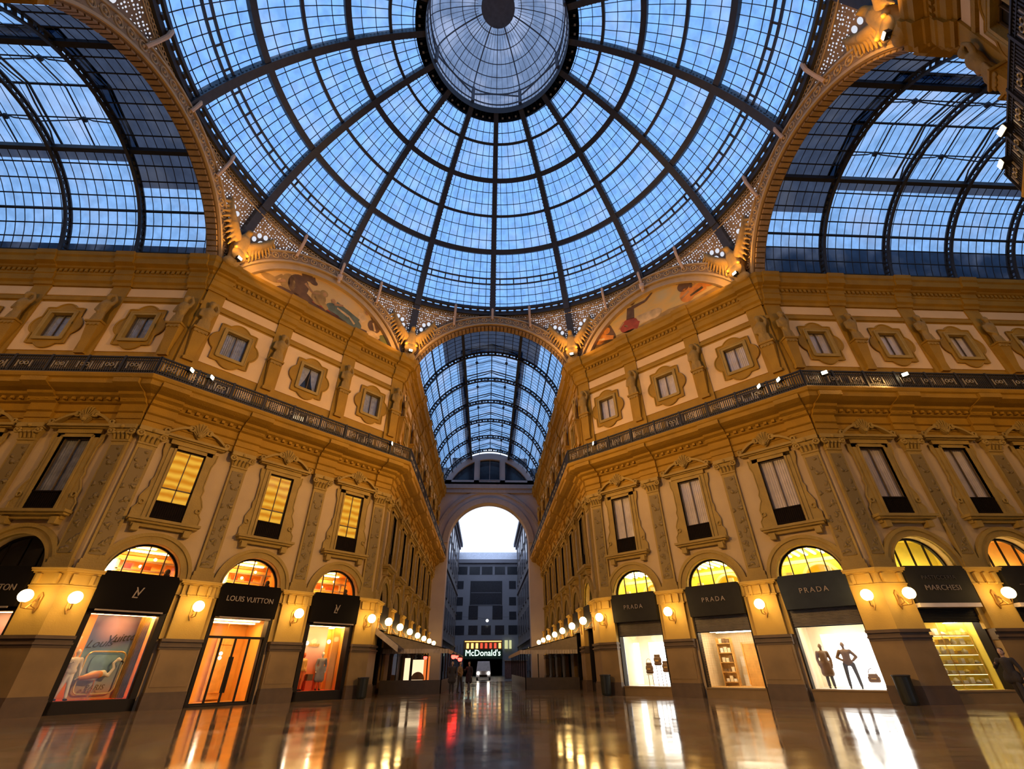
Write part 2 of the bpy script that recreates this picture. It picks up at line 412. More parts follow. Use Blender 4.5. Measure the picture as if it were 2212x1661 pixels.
def profile(mb, prof, s0, s1, m0=0., m1=0.):
    """extrude an (e,z) profile along local x from s0 to s1, ends mitred by m*e"""
    n = len(prof)
    vs = [(s0+m0*e, -e, z) for e, z in prof]+[(s1+m1*e, -e, z) for e, z in prof]
    fs = [(i, i+1, n+i+1, n+i) for i in range(n-1)]+[tuple(range(n)), tuple(range(2*n-1, n-1, -1))]
    return mb.add(vs, fs)

# level table (metres above floor), read off the facade
Z_SPRING = 5.05; R_ARCH = 1.45
ENT = [(0, 11.75), (.14, 11.75), (.14, 12.05), (.2, 12.08), (.2, 12.38), (.3, 12.44), (.24, 12.5), (.26, 12.85), (.42, 12.92), (.5, 13.08), (.72, 13.18), (.78, 13.3), (1.1, 13.38), (1.38, 13.5), (1.4, 13.74), (1.5, 13.8), (1.56, 13.95), (1.56, 14.0), (0, 14.02)]
ATT = [(0, 21.1), (.12, 21.1), (.16, 21.3), (.3, 21.4), (.34, 21.75), (.4, 21.8), (.4, 22.15), (.55, 22.2), (.58, 22.32), (.85, 22.4), (.9, 22.75), (1.0, 22.85), (1.05, 23.1), (0, 23.12)]
STR = [(0, 19.98), (.1, 20.0), (.12, 20.2), (.05, 20.3), (0, 20.32)]

def cells(mb, s0, s1, z0, z1, holes, e=0.):
    xs = sorted({s0, s1, *[h[0] for h in holes], *[h[1] for h in holes]}); zs = sorted({z0, z1, *[h[2] for h in holes], *[h[3] for h in holes]})
    xs = [x for x in xs if s0 <= x <= s1]; zs = [z for z in zs if z0 <= z <= z1]
    for a, b in zip(xs, xs[1:]):
        for c, d in zip(zs, zs[1:]):
            mx, mz = (a+b)/2, (c+d)/2
            if any(h[0] < mx < h[1] and h[2] < mz < h[3] for h in holes): continue
            mb.quad((a, -e, c), (b, -e, c), (b, -e, d), (a, -e, d))
def reveal(mb, h, d=.5):
    a, b, c, e = h
    mb.quad((a, 0, c), (a, d, c), (a, d, e), (a, 0, e)); mb.quad((b, 0, c), (b, 0, e), (b, d, e), (b, d, c))
    mb.quad((a, 0, c), (b, 0, c), (b, d, c), (a, d, c)); mb.quad((a, 0, e), (a, d, e), (b, d, e), (b, 0, e))

WIN = (-.68, .68, 7.62, 11.1); ATW = (-.62, .62, 17.2, 18.9); MZW = (-.5, .5, 14.62, 15.4)
def wall(name, W, s0, s1, centers, m0, m1, pil):
    """facade shell with its openings; mouldings and panels as parts"""
    lo = MB(); hi = MB(); holes = []; hh = []
    for c in centers:
        holes += [(c-R_ARCH, c+R_ARCH, 0, Z_SPRING+R_ARCH+.02), (c+WIN[0], c+WIN[1], WIN[2], WIN[3])]
        hh += [(c+ATW[0], c+ATW[1], ATW[2], ATW[3]), (c+MZW[0], c+MZW[1], MZW[2], MZW[3])]
    cells(lo, s0, s1, 0, 12.5, holes); cells(hi, s0, s1, 12.5, 23.1, hh)
    for c in centers:
        reveal(lo, (c+WIN[0], c+WIN[1], WIN[2], WIN[3]), .35); reveal(hi, (c+ATW[0], c+ATW[1], ATW[2], ATW[3]), .3); reveal(hi, (c+MZW[0], c+MZW[1], MZW[2], MZW[3]), .3)
        for sg in (-1, 1): lo.quad((c+sg*R_ARCH, 0, 0), (c+sg*R_ARCH, .5, 0), (c+sg*R_ARCH, .5, Z_SPRING), (c+sg*R_ARCH, 0, Z_SPRING))
        a = arc(c, Z_SPRING, R_ARCH, 0, PI, 24); top = Z_SPRING+R_ARCH+.02
        for p, q in zip(a, a[1:]):
            lo.quad((p[0], 0, p[1]), (q[0], 0, q[1]), (q[0], 0, top), (p[0], 0, top))
            lo.quad((p[0], 0, p[1]), (p[0], .5, p[1]), (q[0], .5, q[1]), (q[0], 0, q[1]))
    w = lo.build(name, 'plaster_low'); tag(w, kind='structure')
    w.location = TH[W][0]; w.rotation_euler = (0, 0, TH[W][1])
    hi.build('attic_wall', 'stone', w)
    p = MB()
    for c in centers:
        H = (c+ATW[0], c+ATW[1], ATW[2], ATW[3])
        cells(p, c-1.93, c+1.93, 16.35, 19.85, [H], .05)
        for q in ((c-1.93, c+1.93, 16.35, 19.85), (c-1.93, c+1.93, 20.4, 21.02)):
            for a, b, u, v in ((q[0], q[1], q[2], q[2]), (q[0], q[1], q[3], q[3])): p.quad((a, -.05, u), (b, -.05, u), (b, 0, v), (a, 0, v))
            for x in (q[0], q[1]): p.quad((x, 0, q[2]), (x, -.05, q[2]), (x, -.05, q[3]), (x, 0, q[3]))
        cells(p, c-1.93, c+1.93, 20.4, 21.02, [], .05)
        for sg in (-1, 1): p.box(c+sg*1.4-.42, c+sg*1.4+.42, -.05, 0, 14.7, 15.55)
    p.build('plaster_panel', 'plaster', w)
    e = MB(); profile(e, ENT, s0, s1, m0*TA, m1*TA); 
    for k in pil:
        if s0+.3 < k < s1-.3: profile(e, [(0, 11.75)]+[(x+.14, z) for x, z in ENT[1:15]]+[(0, 13.74)], k-.62, k+.62)
    for t in range(int((s1-s0)/.42)):
        x = s0+.2+t*.42; e.box(x, x+.16, -.62, -.4, 12.98, 13.12)
    e.build('entablature', 'stone', w)
    e = MB(); profile(e, ATT, s0, s1, m0*TA, m1*TA); profile(e, STR, s0, s1, m0*TA, m1*TA)
    for k in pil:
        if s0+.3 < k < s1-.3:
            profile(e, [(0, 21.1)]+[(x+.11, z) for x, z in ATT[1:-1]]+[(0, 23.1)], k-.55, k+.55); e.box(k-.5, k+.5, -.13, 0, 14, 21.2)
    for t in range(int((s1-s0)/.3)):
        x = s0+.1+t*.3; e.box(x, x+.16, -.5, -.3, 21.95, 22.17)
    e.build('attic_cornice', 'stone', w)
    return w

# ---------------------------------------------------------------- repeated elements
P = {}
def mk_pier():
    o = proto('stone_pier', 'pier')
    mb = MB(); mb.box(-.82, .82, -.42, .05, 0, .5); mb.box(-.8, .8, -.38, .05, .5, .62); mb.build('plinth', 'pier_dark', o)
    mb = MB(); mb.box(-.78, .78, -.34, .05, .62, 2.2); mb.box(-.7, .7, -.36, -.34, .8, 2.05); mb.build('dado', 'dado', o)
    mb = MB(); 
    for e, z0, z1 in ((.36, 2.2, 2.3), (.42, 2.3, 2.38), (.33, 2.38, 2.5), (.42, 2.5, 2.62)): mb.box(-.8-e*.1, .8+e*.1, -e, .05, z0, z1)
    mb.build('base_moulding', 'pier_dark', o)
    mb = MB(); mb.box(-.68, .68, -.3, .05, 2.62, 4.36); mb.box(-.92, .92, -.12, .05, 2.62, 4.4); mb.build('shaft', 'pier', o)
    mb = MB()
    for e, z0, z1 in ((.34, 4.36, 4.42), (.3, 4.42, 4.86), (.38, 4.86, 4.92), (.46, 4.92, 5.0), (.5, 5.0, 5.06)): mb.box(-.7-(e-.3), .7+(e-.3), -e, .05, z0, z1)
    mb.box(-.95, .95, -.2, .05, 4.42, 5.05)
    for x in (-.42, 0, .42): mb.box(x-.07, x+.07, -.42, -.3, 4.46, 4.84); mb.lathe([(.02, 4.36), (.06, 4.42), (.02, 4.5)], 8, (x, -.36, 0))
    mb.build('cap', 'pier', o)
    return o
P['pier'] = mk_pier()
def corner_pier(W1, s1, w1, W2, s2, w2):
    o = empty('stone_pier', cat='pier')
    def pl(e, x=0):
        a = wp(W1, s1-w1-x, -.05); b = wp(W1, s1-w1-x, e); c = wp(W1, s1+e*TA, e); d = wp(W2, s2+w2+x, e); f = wp(W2, s2+w2+x, -.05)
        return [q[:2] for q in (a, b, c, d, f)]
    for nm, mt, L_ in (('plinth', 'pier_dark', ((.42, 0, .5), (.38, .5, .62))), ('dado', 'dado', ((.34, .62, 2.2),)),
                       ('base_moulding', 'pier_dark', ((.36, 2.2, 2.3), (.42, 2.3, 2.38), (.33, 2.38, 2.5), (.42, 2.5, 2.62))),
                       ('shaft', 'pier', ((.3, 2.62, 4.36),)),
                       ('cap', 'pier', ((.34, 4.36, 4.42), (.3, 4.42, 4.86), (.38, 4.86, 4.92), (.46, 4.92, 5.0), (.5, 5.0, 5.06)))):
        mb = MB()
        for e, z0, z1 in L_: vprism(mb, pl(e, (e-.3)*.4), z0, z1)
        if nm == 'cap':
            for W, s in ((W1, s1-w1+.25), (W1, s1-.15), (W2, s2+.15), (W2, s2+w2-.25)):
                O, th, u, n = TH[W]; q = MB().box(-.07, .07, -.42, -.3, 4.46, 4.84)
                q.tr(Matrix.Translation(O+u*s) @ Matrix.Rotation(th, 4, 'Z')); mb.add(q.v, q.f)
        mb.build(nm, mt, o)
    return o

def mk_pilaster():
    o = proto('pilaster', 'pilaster')
    MB().box(-.5, .5, -.24, 0, 5.06, 5.3).box(-.46, .46, -.21, 0, 5.3, 5.5).build('base', 'stone_mid', o)
    mb = MB(); mb.box(-.4, .4, -.15, 0, 5.5, 10.9); s = mb.build('shaft', 'stone_mid', o)
    MB().box(-.29, .29, -.175, -.15, 5.7, 10.7).build('carved_panel', 'relief', s)
    mb = MB(); mb.box(-.42, .42, -.2, 0, 10.9, 11.0)
    mb.hexa([(-.4, -.16, 11.0), (.4, -.16, 11.0), (.4, 0, 11.0), (-.4, 0, 11.0)], [(-.52, -.34, 11.5), (.52, -.34, 11.5), (.52, 0, 11.5), (-.52, 0, 11.5)])
    mb.box(-.62, .62, -.42, 0, 11.52, 11.74)
    for x in (-.48, .48): mb.torus((x, -.34, 11.38), .13, .055, 12, 6); mb.sphere((x, -.36, 11.38), .07, 8)
    for x in (-.3, -.1, .1, .3):
        mb.tube([(x, -.17, 11.02), (x, -.26, 11.2), (x, -.36, 11.3), (x*1.1, -.42, 11.24)], [.07, .08, .06, .03], 6)
    mb.sphere((0, -.4, 11.6), .11, 8)
    mb.build('capital', 'stone_mid', o)
    return o
P['pilaster'] = mk_pilaster()

def polar(shapes, th):
    best = 0
    for sh in shapes:
        if sh[0] == 'r':
            w, h = sh[1], sh[2]; c, s = abs(cos(th)), abs(sin(th)); r = min(w/c if c > 1e-6 else 1e9, h/s if s > 1e-6 else 1e9)
        else:
            cx, cz, rr = sh[1:]; b = cx*cos(th)+cz*sin(th); d = b*b-(cx*cx+cz*cz-rr*rr)
            r = b+math.sqrt(d) if d > 0 else 0
        best = max(best, r)
    return best
def mk_attic(kind):
    o = proto('window', kind='structure'); cz = 18.05
    n = 96; outer = []; inner = []; mid = []
    S_ = [('r', 1.02, 1.26), ('c', .70, 0, .66), ('c', -.70, 0, .66), ('c', 0, .92, .64), ('c', 0, -.92, .64)]
    for i in range(n):
        t = 2*PI*(i+.5)/n
        r = polar(S_, t); outer.append((r*cos(t), cz+r*sin(t))); r2 = polar([('r', .8, 1.03)], t); mid.append((r2*cos(t), cz+r2*sin(t)))
        r3 = polar([('r', .62, .85)], t); inner.append((r3*cos(t), cz+r3*sin(t)))
    mb = MB(); mb.band(mid, outer, -.13, 0, True)
    mb.tube([(x, -.13, z) for x, z in outer]+[(outer[0][0], -.13, outer[0][1])], .05, 6, False); mb.build('scrolled_frame', 'stone', o)
    MB().band(inner, mid, -.2, 0, True).tube([(x, -.2, z) for x, z in mid]+[(mid[0][0], -.2, mid[0][1])], .035, 6, False).build('inner_frame', 'stone_mid', o)
    sash_pane(o, .62, 17.2, 18.9, .04, None, 'frame_brown')
    backing(o, kind, .62, 17.2, 18.9, .1)
    return o
def sash_pane(o, w, z0, z1, y, tz=None, mat='frame_brown', mull=1):
    mb = MB(); b = .05
    mb.box(-w, -w+b, y-.03, y+.03, z0, z1).box(w-b, w, y-.03, y+.03, z0, z1).box(-w, w, y-.03, y+.03, z0, z0+b).box(-w, w, y-.03, y+.03, z1-b, z1)
    for k in range(mull):
        x = -w+2*w*(k+1)/(mull+1); mb.box(x-.022, x+.022, y-.03, y+.03, z0, z1)
    if tz: mb.box(-w, w, y-.03, y+.03, tz-.03, tz+.03)
    mb.build('sash', mat, o)
    MB().quad((-w, y+.01, z0), (w, y+.01, z0), (w, y+.01, z1), (-w, y+.01, z1)).build('pane', 'pane', o)
def backing(o, kind, w, z0, z1, y):
    if kind == 'open':      # two curtains drawn apart over a dark room
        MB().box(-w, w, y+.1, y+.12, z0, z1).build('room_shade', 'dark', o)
        for sg in (-1, 1):
            q = MB().prism([(0, z1), (sg*w, z1), (sg*w, z0), (sg*w*.8, z0), (sg*w*.35, (z0+z1)*.5-.1)], y, y+.03); q.build('curtain', 'curtain_blue', o)
        return
    mb = MB(); mt, nm = {'amber': ('lit_amber', 'blind'), 'curtain': ('curtain', 'curtain'), 'net': ('curtain_blue', 'curtain'), 'dark': ('dark', 'room_shade'), 'warm': ('lit_cream', 'blind')}[kind]
    if kind in ('curtain', 'net'):
        nx = 24
        for i in range(nx):
            x0, x1 = -w+2*w*i/nx, -w+2*w*(i+1)/nx; ya, yb = y+.03*(i % 2), y+.03*((i+1) % 2)
            mb.quad((x0, ya, z0), (x1, yb, z0), (x1, yb, z1), (x0, ya, z1))
    else: mb.box(-w, w, y, y+.02, z0, z1)
    mb.build(nm, mt, o)
M['lit_cream'] = emit('lit_cream_room', (1., .72, .38), 1.)
for k in ('net', 'curtain', 'open', 'dark'): P['attic_'+k] = mk_attic(k)

def mk_mezz(kind):
    o = proto('window', kind='structure')
    mb = MB(); a, b, c, d = MZW
    mb.box(a-.14, a, -.08, 0, c-.1, d+.12).box(b, b+.14, -.08, 0, c-.1, d+.12).box(a-.14, b+.14, -.1, 0, d, d+.14).box(a-.14, b+.14, -.1, 0, c-.14, c); mb.build('window_frame', 'frame_brown', o)
    sash_pane(o, .5, c, d, .15, None, 'frame_brown', 2); backing(o, kind, .5, c, d, .22)
    return o
P['mezz_curtain'] = mk_mezz('curtain'); P['mezz_warm'] = mk_mezz('warm')

def mk_mid(kind):
    o = proto('window', kind='structure'); a, b, z0, z1 = WIN
    mb = MB()
    mb.box(-.98, -.68, -.14, 0, 7.5, 11.3).box(.68, .98, -.14, 0, 7.5, 11.3).box(-.98, .98, -.14, 0, 11.1, 11.3)
    mb.box(-.78, -.68, -.2, 0, 7.5, 11.2).box(.68, .78, -.2, 0, 7.5, 11.2).box(-.78, .78, -.2, 0, 11.1, 11.2)
    for sg in (-1, 1):
        pts = [(sg*x, z) for x, z in ((.98, 7.5), (1.42, 7.5), (1.44, 7.9), (1.3, 8.1), (1.34, 8.5), (1.22, 8.8), (1.12, 9.0), (1.16, 9.3), (1.08, 9.5), (1.1, 10.6), (1.2, 10.9), (1.22, 11.3), (.98, 11.3))]
        mb.prism(pts, -.09, 0); mb.tube([(x, -.09, z) for x, z in pts[1:-1]], .035, 6)
        mb.torus((sg*1.2, -.12, 8.25), .1, .04, 12, 6)
    mb.build('window_frame', 'stone_mid', o)
    mb = MB(); mb.box(-1.05, 1.05, -.2, 0, 11.3, 11.55).box(-1.5, 1.5, -.42, 0, 11.6, 11.72).box(-1.4, 1.4, -.3, 0, 11.53, 11.6)
    for sg in (-1, 1):
        top = [(sg*(1.5-.12*i), 11.74+.62*sin(i/9*PI/2)) for i in range(10)]; bot = [(x, max(11.7, z-.14)) for x, z in top]
        mb.band(bot, top, -.36, 0); mb.torus((sg*.42, -.3, 12.3), .13, .06, 12, 6); mb.torus((sg*1.42, -.36, 11.84), .1, .05, 12, 6)
    fan = [(0, 11.8)]+[((.42 if i % 2 else .36)*cos(PI*i/14), 12.2+(.56 if i % 2 else .5)*sin(PI*i/14)) for i in range(15)]
    mb.prism(fan, -.3, 0)
    for i in range(1, 14, 2): t = PI*i/14; mb.tube([(0, -.32, 11.95), (.38*cos(t), -.32, 12.2+.5*sin(t))], .035, 5)
    mb.sphere((0, -.34, 12.0), .12, 8)
    mb.build('pediment', 'stone_mid', o)
    mb = MB(); mb.box(-1.5, 1.5, -.5, 0, 7.38, 7.5).box(-1.42, 1.42, -.4, 0, 7.28, 7.38).box(-1.25, 1.25, -.24, 0, 7.12, 7.28)
    for x in (-1.05, 1.05): mb.box(x-.14, x+.14, -.34, 0, 6.9, 7.2)
    mb.build('window_sill', 'stone_mid', o)
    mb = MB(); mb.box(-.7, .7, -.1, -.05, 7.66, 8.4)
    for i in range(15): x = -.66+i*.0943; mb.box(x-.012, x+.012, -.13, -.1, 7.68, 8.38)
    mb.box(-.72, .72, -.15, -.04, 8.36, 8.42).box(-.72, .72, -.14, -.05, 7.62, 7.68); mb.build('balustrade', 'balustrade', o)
    sash_pane(o, .68, 7.62, 11.1, .04, 9.1 if kind == 'amber' else None, 'frame_brown')
    backing(o, kind, .68, 7.62, 11.1, .1)
    return o
for k in ('amber', 'curtain', 'dark', 'net'): P['mid_'+k] = mk_mid(k)

def mk_arch(kind):
    """arched upper light of a shop bay with its room behind"""
    o = proto('window', kind='structure'); r = R_ARCH; zc = Z_SPRING
    mb = MB(); mb.band(arc(0, zc, r, 0, PI, 32), arc(0, zc, 1.84, 0, PI, 32), -.1, 0); mb.band(arc(0, zc, 1.74, 0, PI, 32), arc(0, zc, 1.9, 0, PI, 32), -.17, 0); mb.band(arc(0, zc, r, 0, PI, 32), arc(0, zc, 1.53, 0, PI, 32), -.15, .02)
    mb.build('archivolt', 'stone_mid', o)
    mb = MB(); mb.band(arc(0, zc, r-.09, 0, PI, 28), arc(0, zc, r, 0, PI, 28), .3, .42); mb.box(-r, r, .3, .42, zc-.05, zc+.04)
    for x in (-.78, -.02, .72): h = math.sqrt((r-.05)**2-x*x); mb.box(x-.022, x+.022, .32, .4, zc, zc+h)
    mb.build('window_frame', 'frame_dark', o)
    q = [(x, .36, z) for x, z in arc(0, zc, r-.02, 0, PI, 28)]; MB().add(q, [tuple(range(len(q)))]).build('pane', 'pane', o)
    if kind == 'dark':
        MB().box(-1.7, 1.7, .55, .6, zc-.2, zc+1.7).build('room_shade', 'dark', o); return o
    c, lamp = {'orange': ('shop_orange', 'ceil_lamp'), 'yellow': ('shop_yellow', 'ceil_lamp_y'), 'plain': ('shop_yellow', 'ceil_lamp_y'), 'amber': ('shop_orange', 'ceil_lamp_y')}[kind]
    D_ = 1.2 if kind in ('plain', 'amber') else 3.2
    mb = MB(); z0, z1 = zc-.08, zc+1.46
    mb.quad((-1.9, D_, z0), (1.9, D_, z0), (1.9, D_, z1), (-1.9, D_, z1)); mb.quad((-1.9, .52, z1), (1.9, .52, z1), (1.9, D_, z1), (-1.9, D_, z1))
    for x in (-1.9, 1.9): mb.quad((x, .52, z0), (x, D_, z0), (x, D_, z1), (x, .52, z1))
    mb.quad((-1.9, .52, z0), (1.9, .52, z0), (1.9, D_, z0), (-1.9, D_, z0)); mb.build('room_wall', c, o)
    L_ = MB()
    if kind == 'orange':
        L_.box(-1.5, .4, 1.2, 1.4, z1-.06, z1-.02).box(-.9, 1.2, 2.2, 2.4, z1-.06, z1-.02).box(-1.3, -.95, 1.3, 1.35, zc+.12, zc+.78); L_.sphere((.55, 1.5, zc+1.0), .07, 8); L_.sphere((.2, 2.3, zc+.75), .07, 8)
        f = MB().box(-1.4, 1.4, 1.4, 1.6, zc+.82, zc+.9).box(-1.4, 1.4, 1.4, 1.6, zc+.42, zc+.48).box(-.9, -.8, 1.4, 1.6, zc, zc+.85).box(.95, 1.05, 1.4, 1.6, zc, zc+.85); f.build('shelf', 'shop_cream', o)
        MB().box(-1.9, 1.9, 2.0, 2.3, zc+1.18, zc+1.3).box(-1.9, 1.9, 2.8, 3.0, zc+1.1, zc+1.3).build('ceiling_beam', 'wood_warm', o)
        MB().box(.1, .5, 1.4, 1.55, zc+.48, zc+.66).box(-.6, -.3, 1.4, 1.55, zc+.48, zc+.72).box(-.5, .1, 1.4, 1.55, zc, zc+.2).box(.55, .85, 1.4, 1.55, zc, zc+.3).build('stock', 'cloth_red', o)
        MB().sphere((1.12, .9, zc+.42), .12, 8, (1, 1, 1.2)).box(1.0, 1.25, .85, .95, zc, zc+.32).build('dark_bust', 'cloth_dark', o)
    elif kind == 'yellow':
        for i in range(9): L_.box(-1.6+.4*i, -1.5+.4*i, .8, 2.8, z1-.06, z1-.02)
        f = MB(); f.band(arc(0, zc+.1, .8, 0, PI, 16), arc(0, zc+.1, .95, 0, PI, 16), 2.8, 3.1); f.box(-1.6, 1.6, 2.7, 2.95, zc+.1, zc+.16); f.build('inner_arch', 'shop_cream', o)
        MB().box(-1.3, -1.0, 1.2, 1.4, zc, zc+.42).box(-.6, -.3, 1.2, 1.4, zc, zc+.3).box(.5, .75, 1.2, 1.4, zc, zc+.5).box(.9, 1.25, 1.2, 1.4, zc, zc+.3).build('stock', 'shop_white', o)
        MB().box(-1.9, 1.9, 2.2, 2.45, zc+.95, zc+1.12).build('ceiling_beam', 'shop_cream', o)
    else:
        L_.box(-1.5, 1.5, .6, .75, z0+.02, z0+.06)
    L_.build('ceiling_lamp', lamp, o)
    return o
for k in ('orange', 'yellow', 'plain', 'amber', 'dark'): P['arch_'+k] = mk_arch(k)

def mk_herm(v):
    o = proto('herm_statue', 'statue'); s = 1 if v else -1
    MB().hexa([(-.2, -.16, -.5), (.2, -.16, -.5), (.2, 0, -.5), (-.2, 0, -.5)], [(-.36, -.36, 1.3), (.36, -.36, 1.3), (.4, 0, 1.3), (-.4, 0, 1.3)]).box(-.26, .26, -.2, 0, -.7, -.5).box(-.44, .44, -.46, 0, 1.3, 1.42).build('pedestal', 'stone', o)
    parts = [((0, -.35, 1.4), (0, -.42, 2.0), .34, .28), ((0, -.42, 2.0), (0, -.45, 2.6), .28, .4), ((0, -.45, 2.6), (0, -.5, 2.95), .3, .14),
             ((0, -.56, 3.22), (.19, .22, .26)), ((0, -.5, 3.34), (.24, .2, .16)), ((0, -.76, 3.16), (.05, .06, .06)),
             ((-.38, -.42, 2.72), (-.46, -.5, 2.3), .14, .11), ((-.46, -.5, 2.3), (s*.05, -.72, 2.15+.1*s), .11, .08),
             ((.38, -.42, 2.72), (.5, -.4, 3.0), .14, .11), ((.5, -.4, 3.0), (.3, -.42, 3.4), .11, .08), ((.3, -.45, 3.4), (.1, .1, .1))]
    for i in range(7): t = -.3+i*.1; parts.append(((t, -.52+.2*t*t, 1.95), (t*1.25, -.6, 1.15+.08*(i % 2)), .07, .09))
    f_ = blob('figure', parts, 'statue', .05, o); f_.scale = (.82, .6, 1); o.children[0].scale = (.82, .6, 1)
    return o
P['herm'] = mk_herm(0); P['herm2'] = mk_herm(1)

def mk_lamp():
    o = proto('globe_lamp', 'wall lamp')
    MB().sphere((0, -1.0, 3.92), .23, 24).build('globe', 'globe', o, True)
    mb = MB(); mb.tube([(0, -.34, 3.98), (0, -.5, 3.78), (0, -.75, 3.5), (0, -.95, 3.52), (0, -1.0, 3.66), (0, -1.0, 3.74)], .025, 8)
    mb.tube([(0, -.36, 3.55), (0, -.55, 3.6), (0, -.6, 3.74), (0, -.5, 3.84), (0, -.42, 3.78)], .018, 6); mb.tube([(0, -.36, 3.5), (0, -.8, 3.5)], .018, 6)
    mb.lathe([(.03, 3.68), (.1, 3.72), (.11, 3.76), (.07, 3.78)], 12, (0, -1.0, 0)); mb.build('bracket', 'brass', o)
    MB().prism([(x, 3.78+z) for x, z in ((0, .36), (.1, .22), (.08, 0), (.1, -.2), (0, -.42), (-.1, -.2), (-.08, 0), (-.1, .22))], -.36, -.29).build('backplate', 'brass', o)
    return o
P['lamp'] = mk_lamp()

def mk_flood():
    o = proto('floodlight', 'floodlight')
    MB().box(-.16, .16, -.1, .12, -.1, .12).box(-.02, .02, -.02, .02, -.3, -.1).build('housing', 'iron_rail', o)
    MB().box(-.13, .13, -.125, -.1, -.07, .1).build('lens', 'floodglass', o)
    return o
P['flood'] = mk_flood()

def mk_rail(L_):
    o = proto('balcony_railing', 'railing')
    mb = MB(); h = 1.0
    for z0, z1, t in ((0, .07, .05), (.17, .2, .03), (.78, .82, .03), (.95, 1.02, .05)): mb.box(0, L_, -t, t, z0, z1)
    n = int(L_/.11)
    for i in range(n+1): x = L_*i/n; mb.box(x-.028, x+.028, -.018, .018, 0, h)
    for i in range(4): x = L_*i/3; mb.box(max(0, x-.05), min(L_, x+.05), -.06, .06, 0, 1.05)
    mb.box(0, L_, .03, .04, .05, .2)
    mb.build('bars', 'iron_rail', o)
    q = MB()
    for g in range(int(L_/1.2)):
        x0 = .22+g*1.2
        for k in range(4): 
            x = x0+k*.22
            if k in (1, 2): q.torus((x, -.035, .5), .09, .028, 12, 5)
            else: q.box(x-.025, x+.025, -.05, -.02, .28, .66)
    q.build('ring_pattern', 'rosette', o)
    return o
# ---------------------------------------------------------------- assemble facades
CEN = {'DL': [-4.8, 0, 4.8], 'DR': [-4.8, 0, 4.8], 'AL': [-(2.64+4.58*i) for i in range(5)], 'AR': [2.64+4.58*i for i in range(5)],
       'FL': [3.3+4.9*i for i in range(6)], 'FR': [-(3.3+4.9*i) for i in range(6)], 'NR': [-4.8, 0], 'NL': [4.8, 0], 'BR': [-2.64, -7.22], 'BL': []}
H = A
SPAN = {'DL': (-H, H, -1, 1), 'DR': (-H, H, -1, 1), 'AL': (-26, 0, 0, 1), 'AR': (0, 26, -1, 0), 'FL': (0, 32.5, -1, 0), 'FR': (-32.5, 0, 0, 1),
        'NR': (-H, H, -1, 1), 'NL': (-H, H, -1, 1), 'BR': (-26, 0, 0, 1), 'BL': (0, 26, -1, 0)}
PIL = {'DL': [-2.4, 2.4], 'DR': [-2.4, 2.4], 'AL': [-(4.93+4.58*i) for i in range(5)], 'AR': [4.93+4.58*i for i in range(5)],
       'FL': [5.75+4.9*i for i in range(6)], 'FR': [-(5.75+4.9*i) for i in range(6)], 'NR': [-2.4], 'NL': [2.4], 'BR': [-4.93], 'BL': []}
PCORN = {'DL': [-6.72, 6.72], 'DR': [-6.72, 6.72], 'AL': [-.56], 'AR': [.56], 'FL': [.6], 'FR': [-.6], 'NR': [-6.72], 'NL': [6.72], 'BR': [-.56], 'BL': []}
WNAME = {'DL': 'wall_left_diagonal', 'DR': 'wall_right_diagonal', 'AL': 'wall_left_arm', 'AR': 'wall_right_arm', 'FL': 'wall_passage_left', 'FR': 'wall_passage_right',
         'NR': 'wall_near_right', 'NL': 'wall_near_left', 'BR': 'wall_right_arm_near', 'BL': 'wall_left_arm_near'}
BLOCK = {'DL': 'the black-sign block', 'DR': 'the grey-sign block', 'AL': 'the left side arm', 'AR': 'the right side arm',
         'FL': "the far passage's left wall", 'FR': "the far passage's right wall", 'NR': 'the near right corner block', 'NL': 'the near left corner block', 'BR': "the right arm's near wall", 'BL': "the left arm's near wall"}
BAYN = {'DL': ['the big poster display', 'the glass entrance doors', 'the orange-red display'], 'DR': ['the handbag display', 'the shelved doorway', 'the bright mannequin display']}
ORD = ['first', 'second', 'third', 'fourth', 'fifth', 'sixth', 'seventh', 'eighth']
for W in ('DL', 'DR', 'AL', 'AR', 'FL', 'FR', 'NR', 'NL', 'BR', 'BL'):
    s0, s1, m0, m1 = SPAN[W]; wall(WNAME[W], W, s0, s1, CEN[W], m0, m1, PIL[W]+PCORN[W])
def order(W, s):       # index of a position counted from the octagon corner / along the block
    if W in ('DL', 'DR', 'NR', 'NL'): return 0
    return 0
VIS = {'AL': 3, 'AR': 3, 'FL': 6, 'FR': 6, 'DL': 3, 'DR': 3, 'NR': 2, 'NL': 0, 'BR': 1, 'BL': 0}
wn = [0]
def win(proto_, W, c):
    o = put(proto_, W, c); wn[0] += 1; o.name = 'window_%d' % wn[0]; return o
for W in CEN:
    for i, c in enumerate(CEN[W]):
        low = W in ('DL', 'DR', 'AL', 'AR', 'FL', 'FR')
        if W in ('NR', 'BR') and i >= 1 and W == 'BR': continue
        if W == 'DL': at = ['net', 'open', 'net'][i]
        elif W in ('AL',): at = 'net'
        elif W in ('NR', 'NL', 'BR'): at = 'dark'
        else: at = 'curtain'
        win(P['attic_'+at], W, c)
        win(P['mezz_warm' if (W == 'DL' and i == 1) else 'mezz_curtain'], W, c)
        if not low: continue
        mk = 'amber' if W == 'DL' else ('net' if W in ('AL',) else 'curtain')
        if W in ('FL', 'FR'): mk = 'net'
        win(P['mid_'+mk], W, c)
        ak = {'DL': 'orange', 'DR': 'yellow', 'AL': 'dark', 'AR': 'plain' if i == 0 else 'amber', 'FL': 'dark', 'FR': 'dark' if i else 'yellow'}[W]
        win(P['arch_'+ak], W, c)
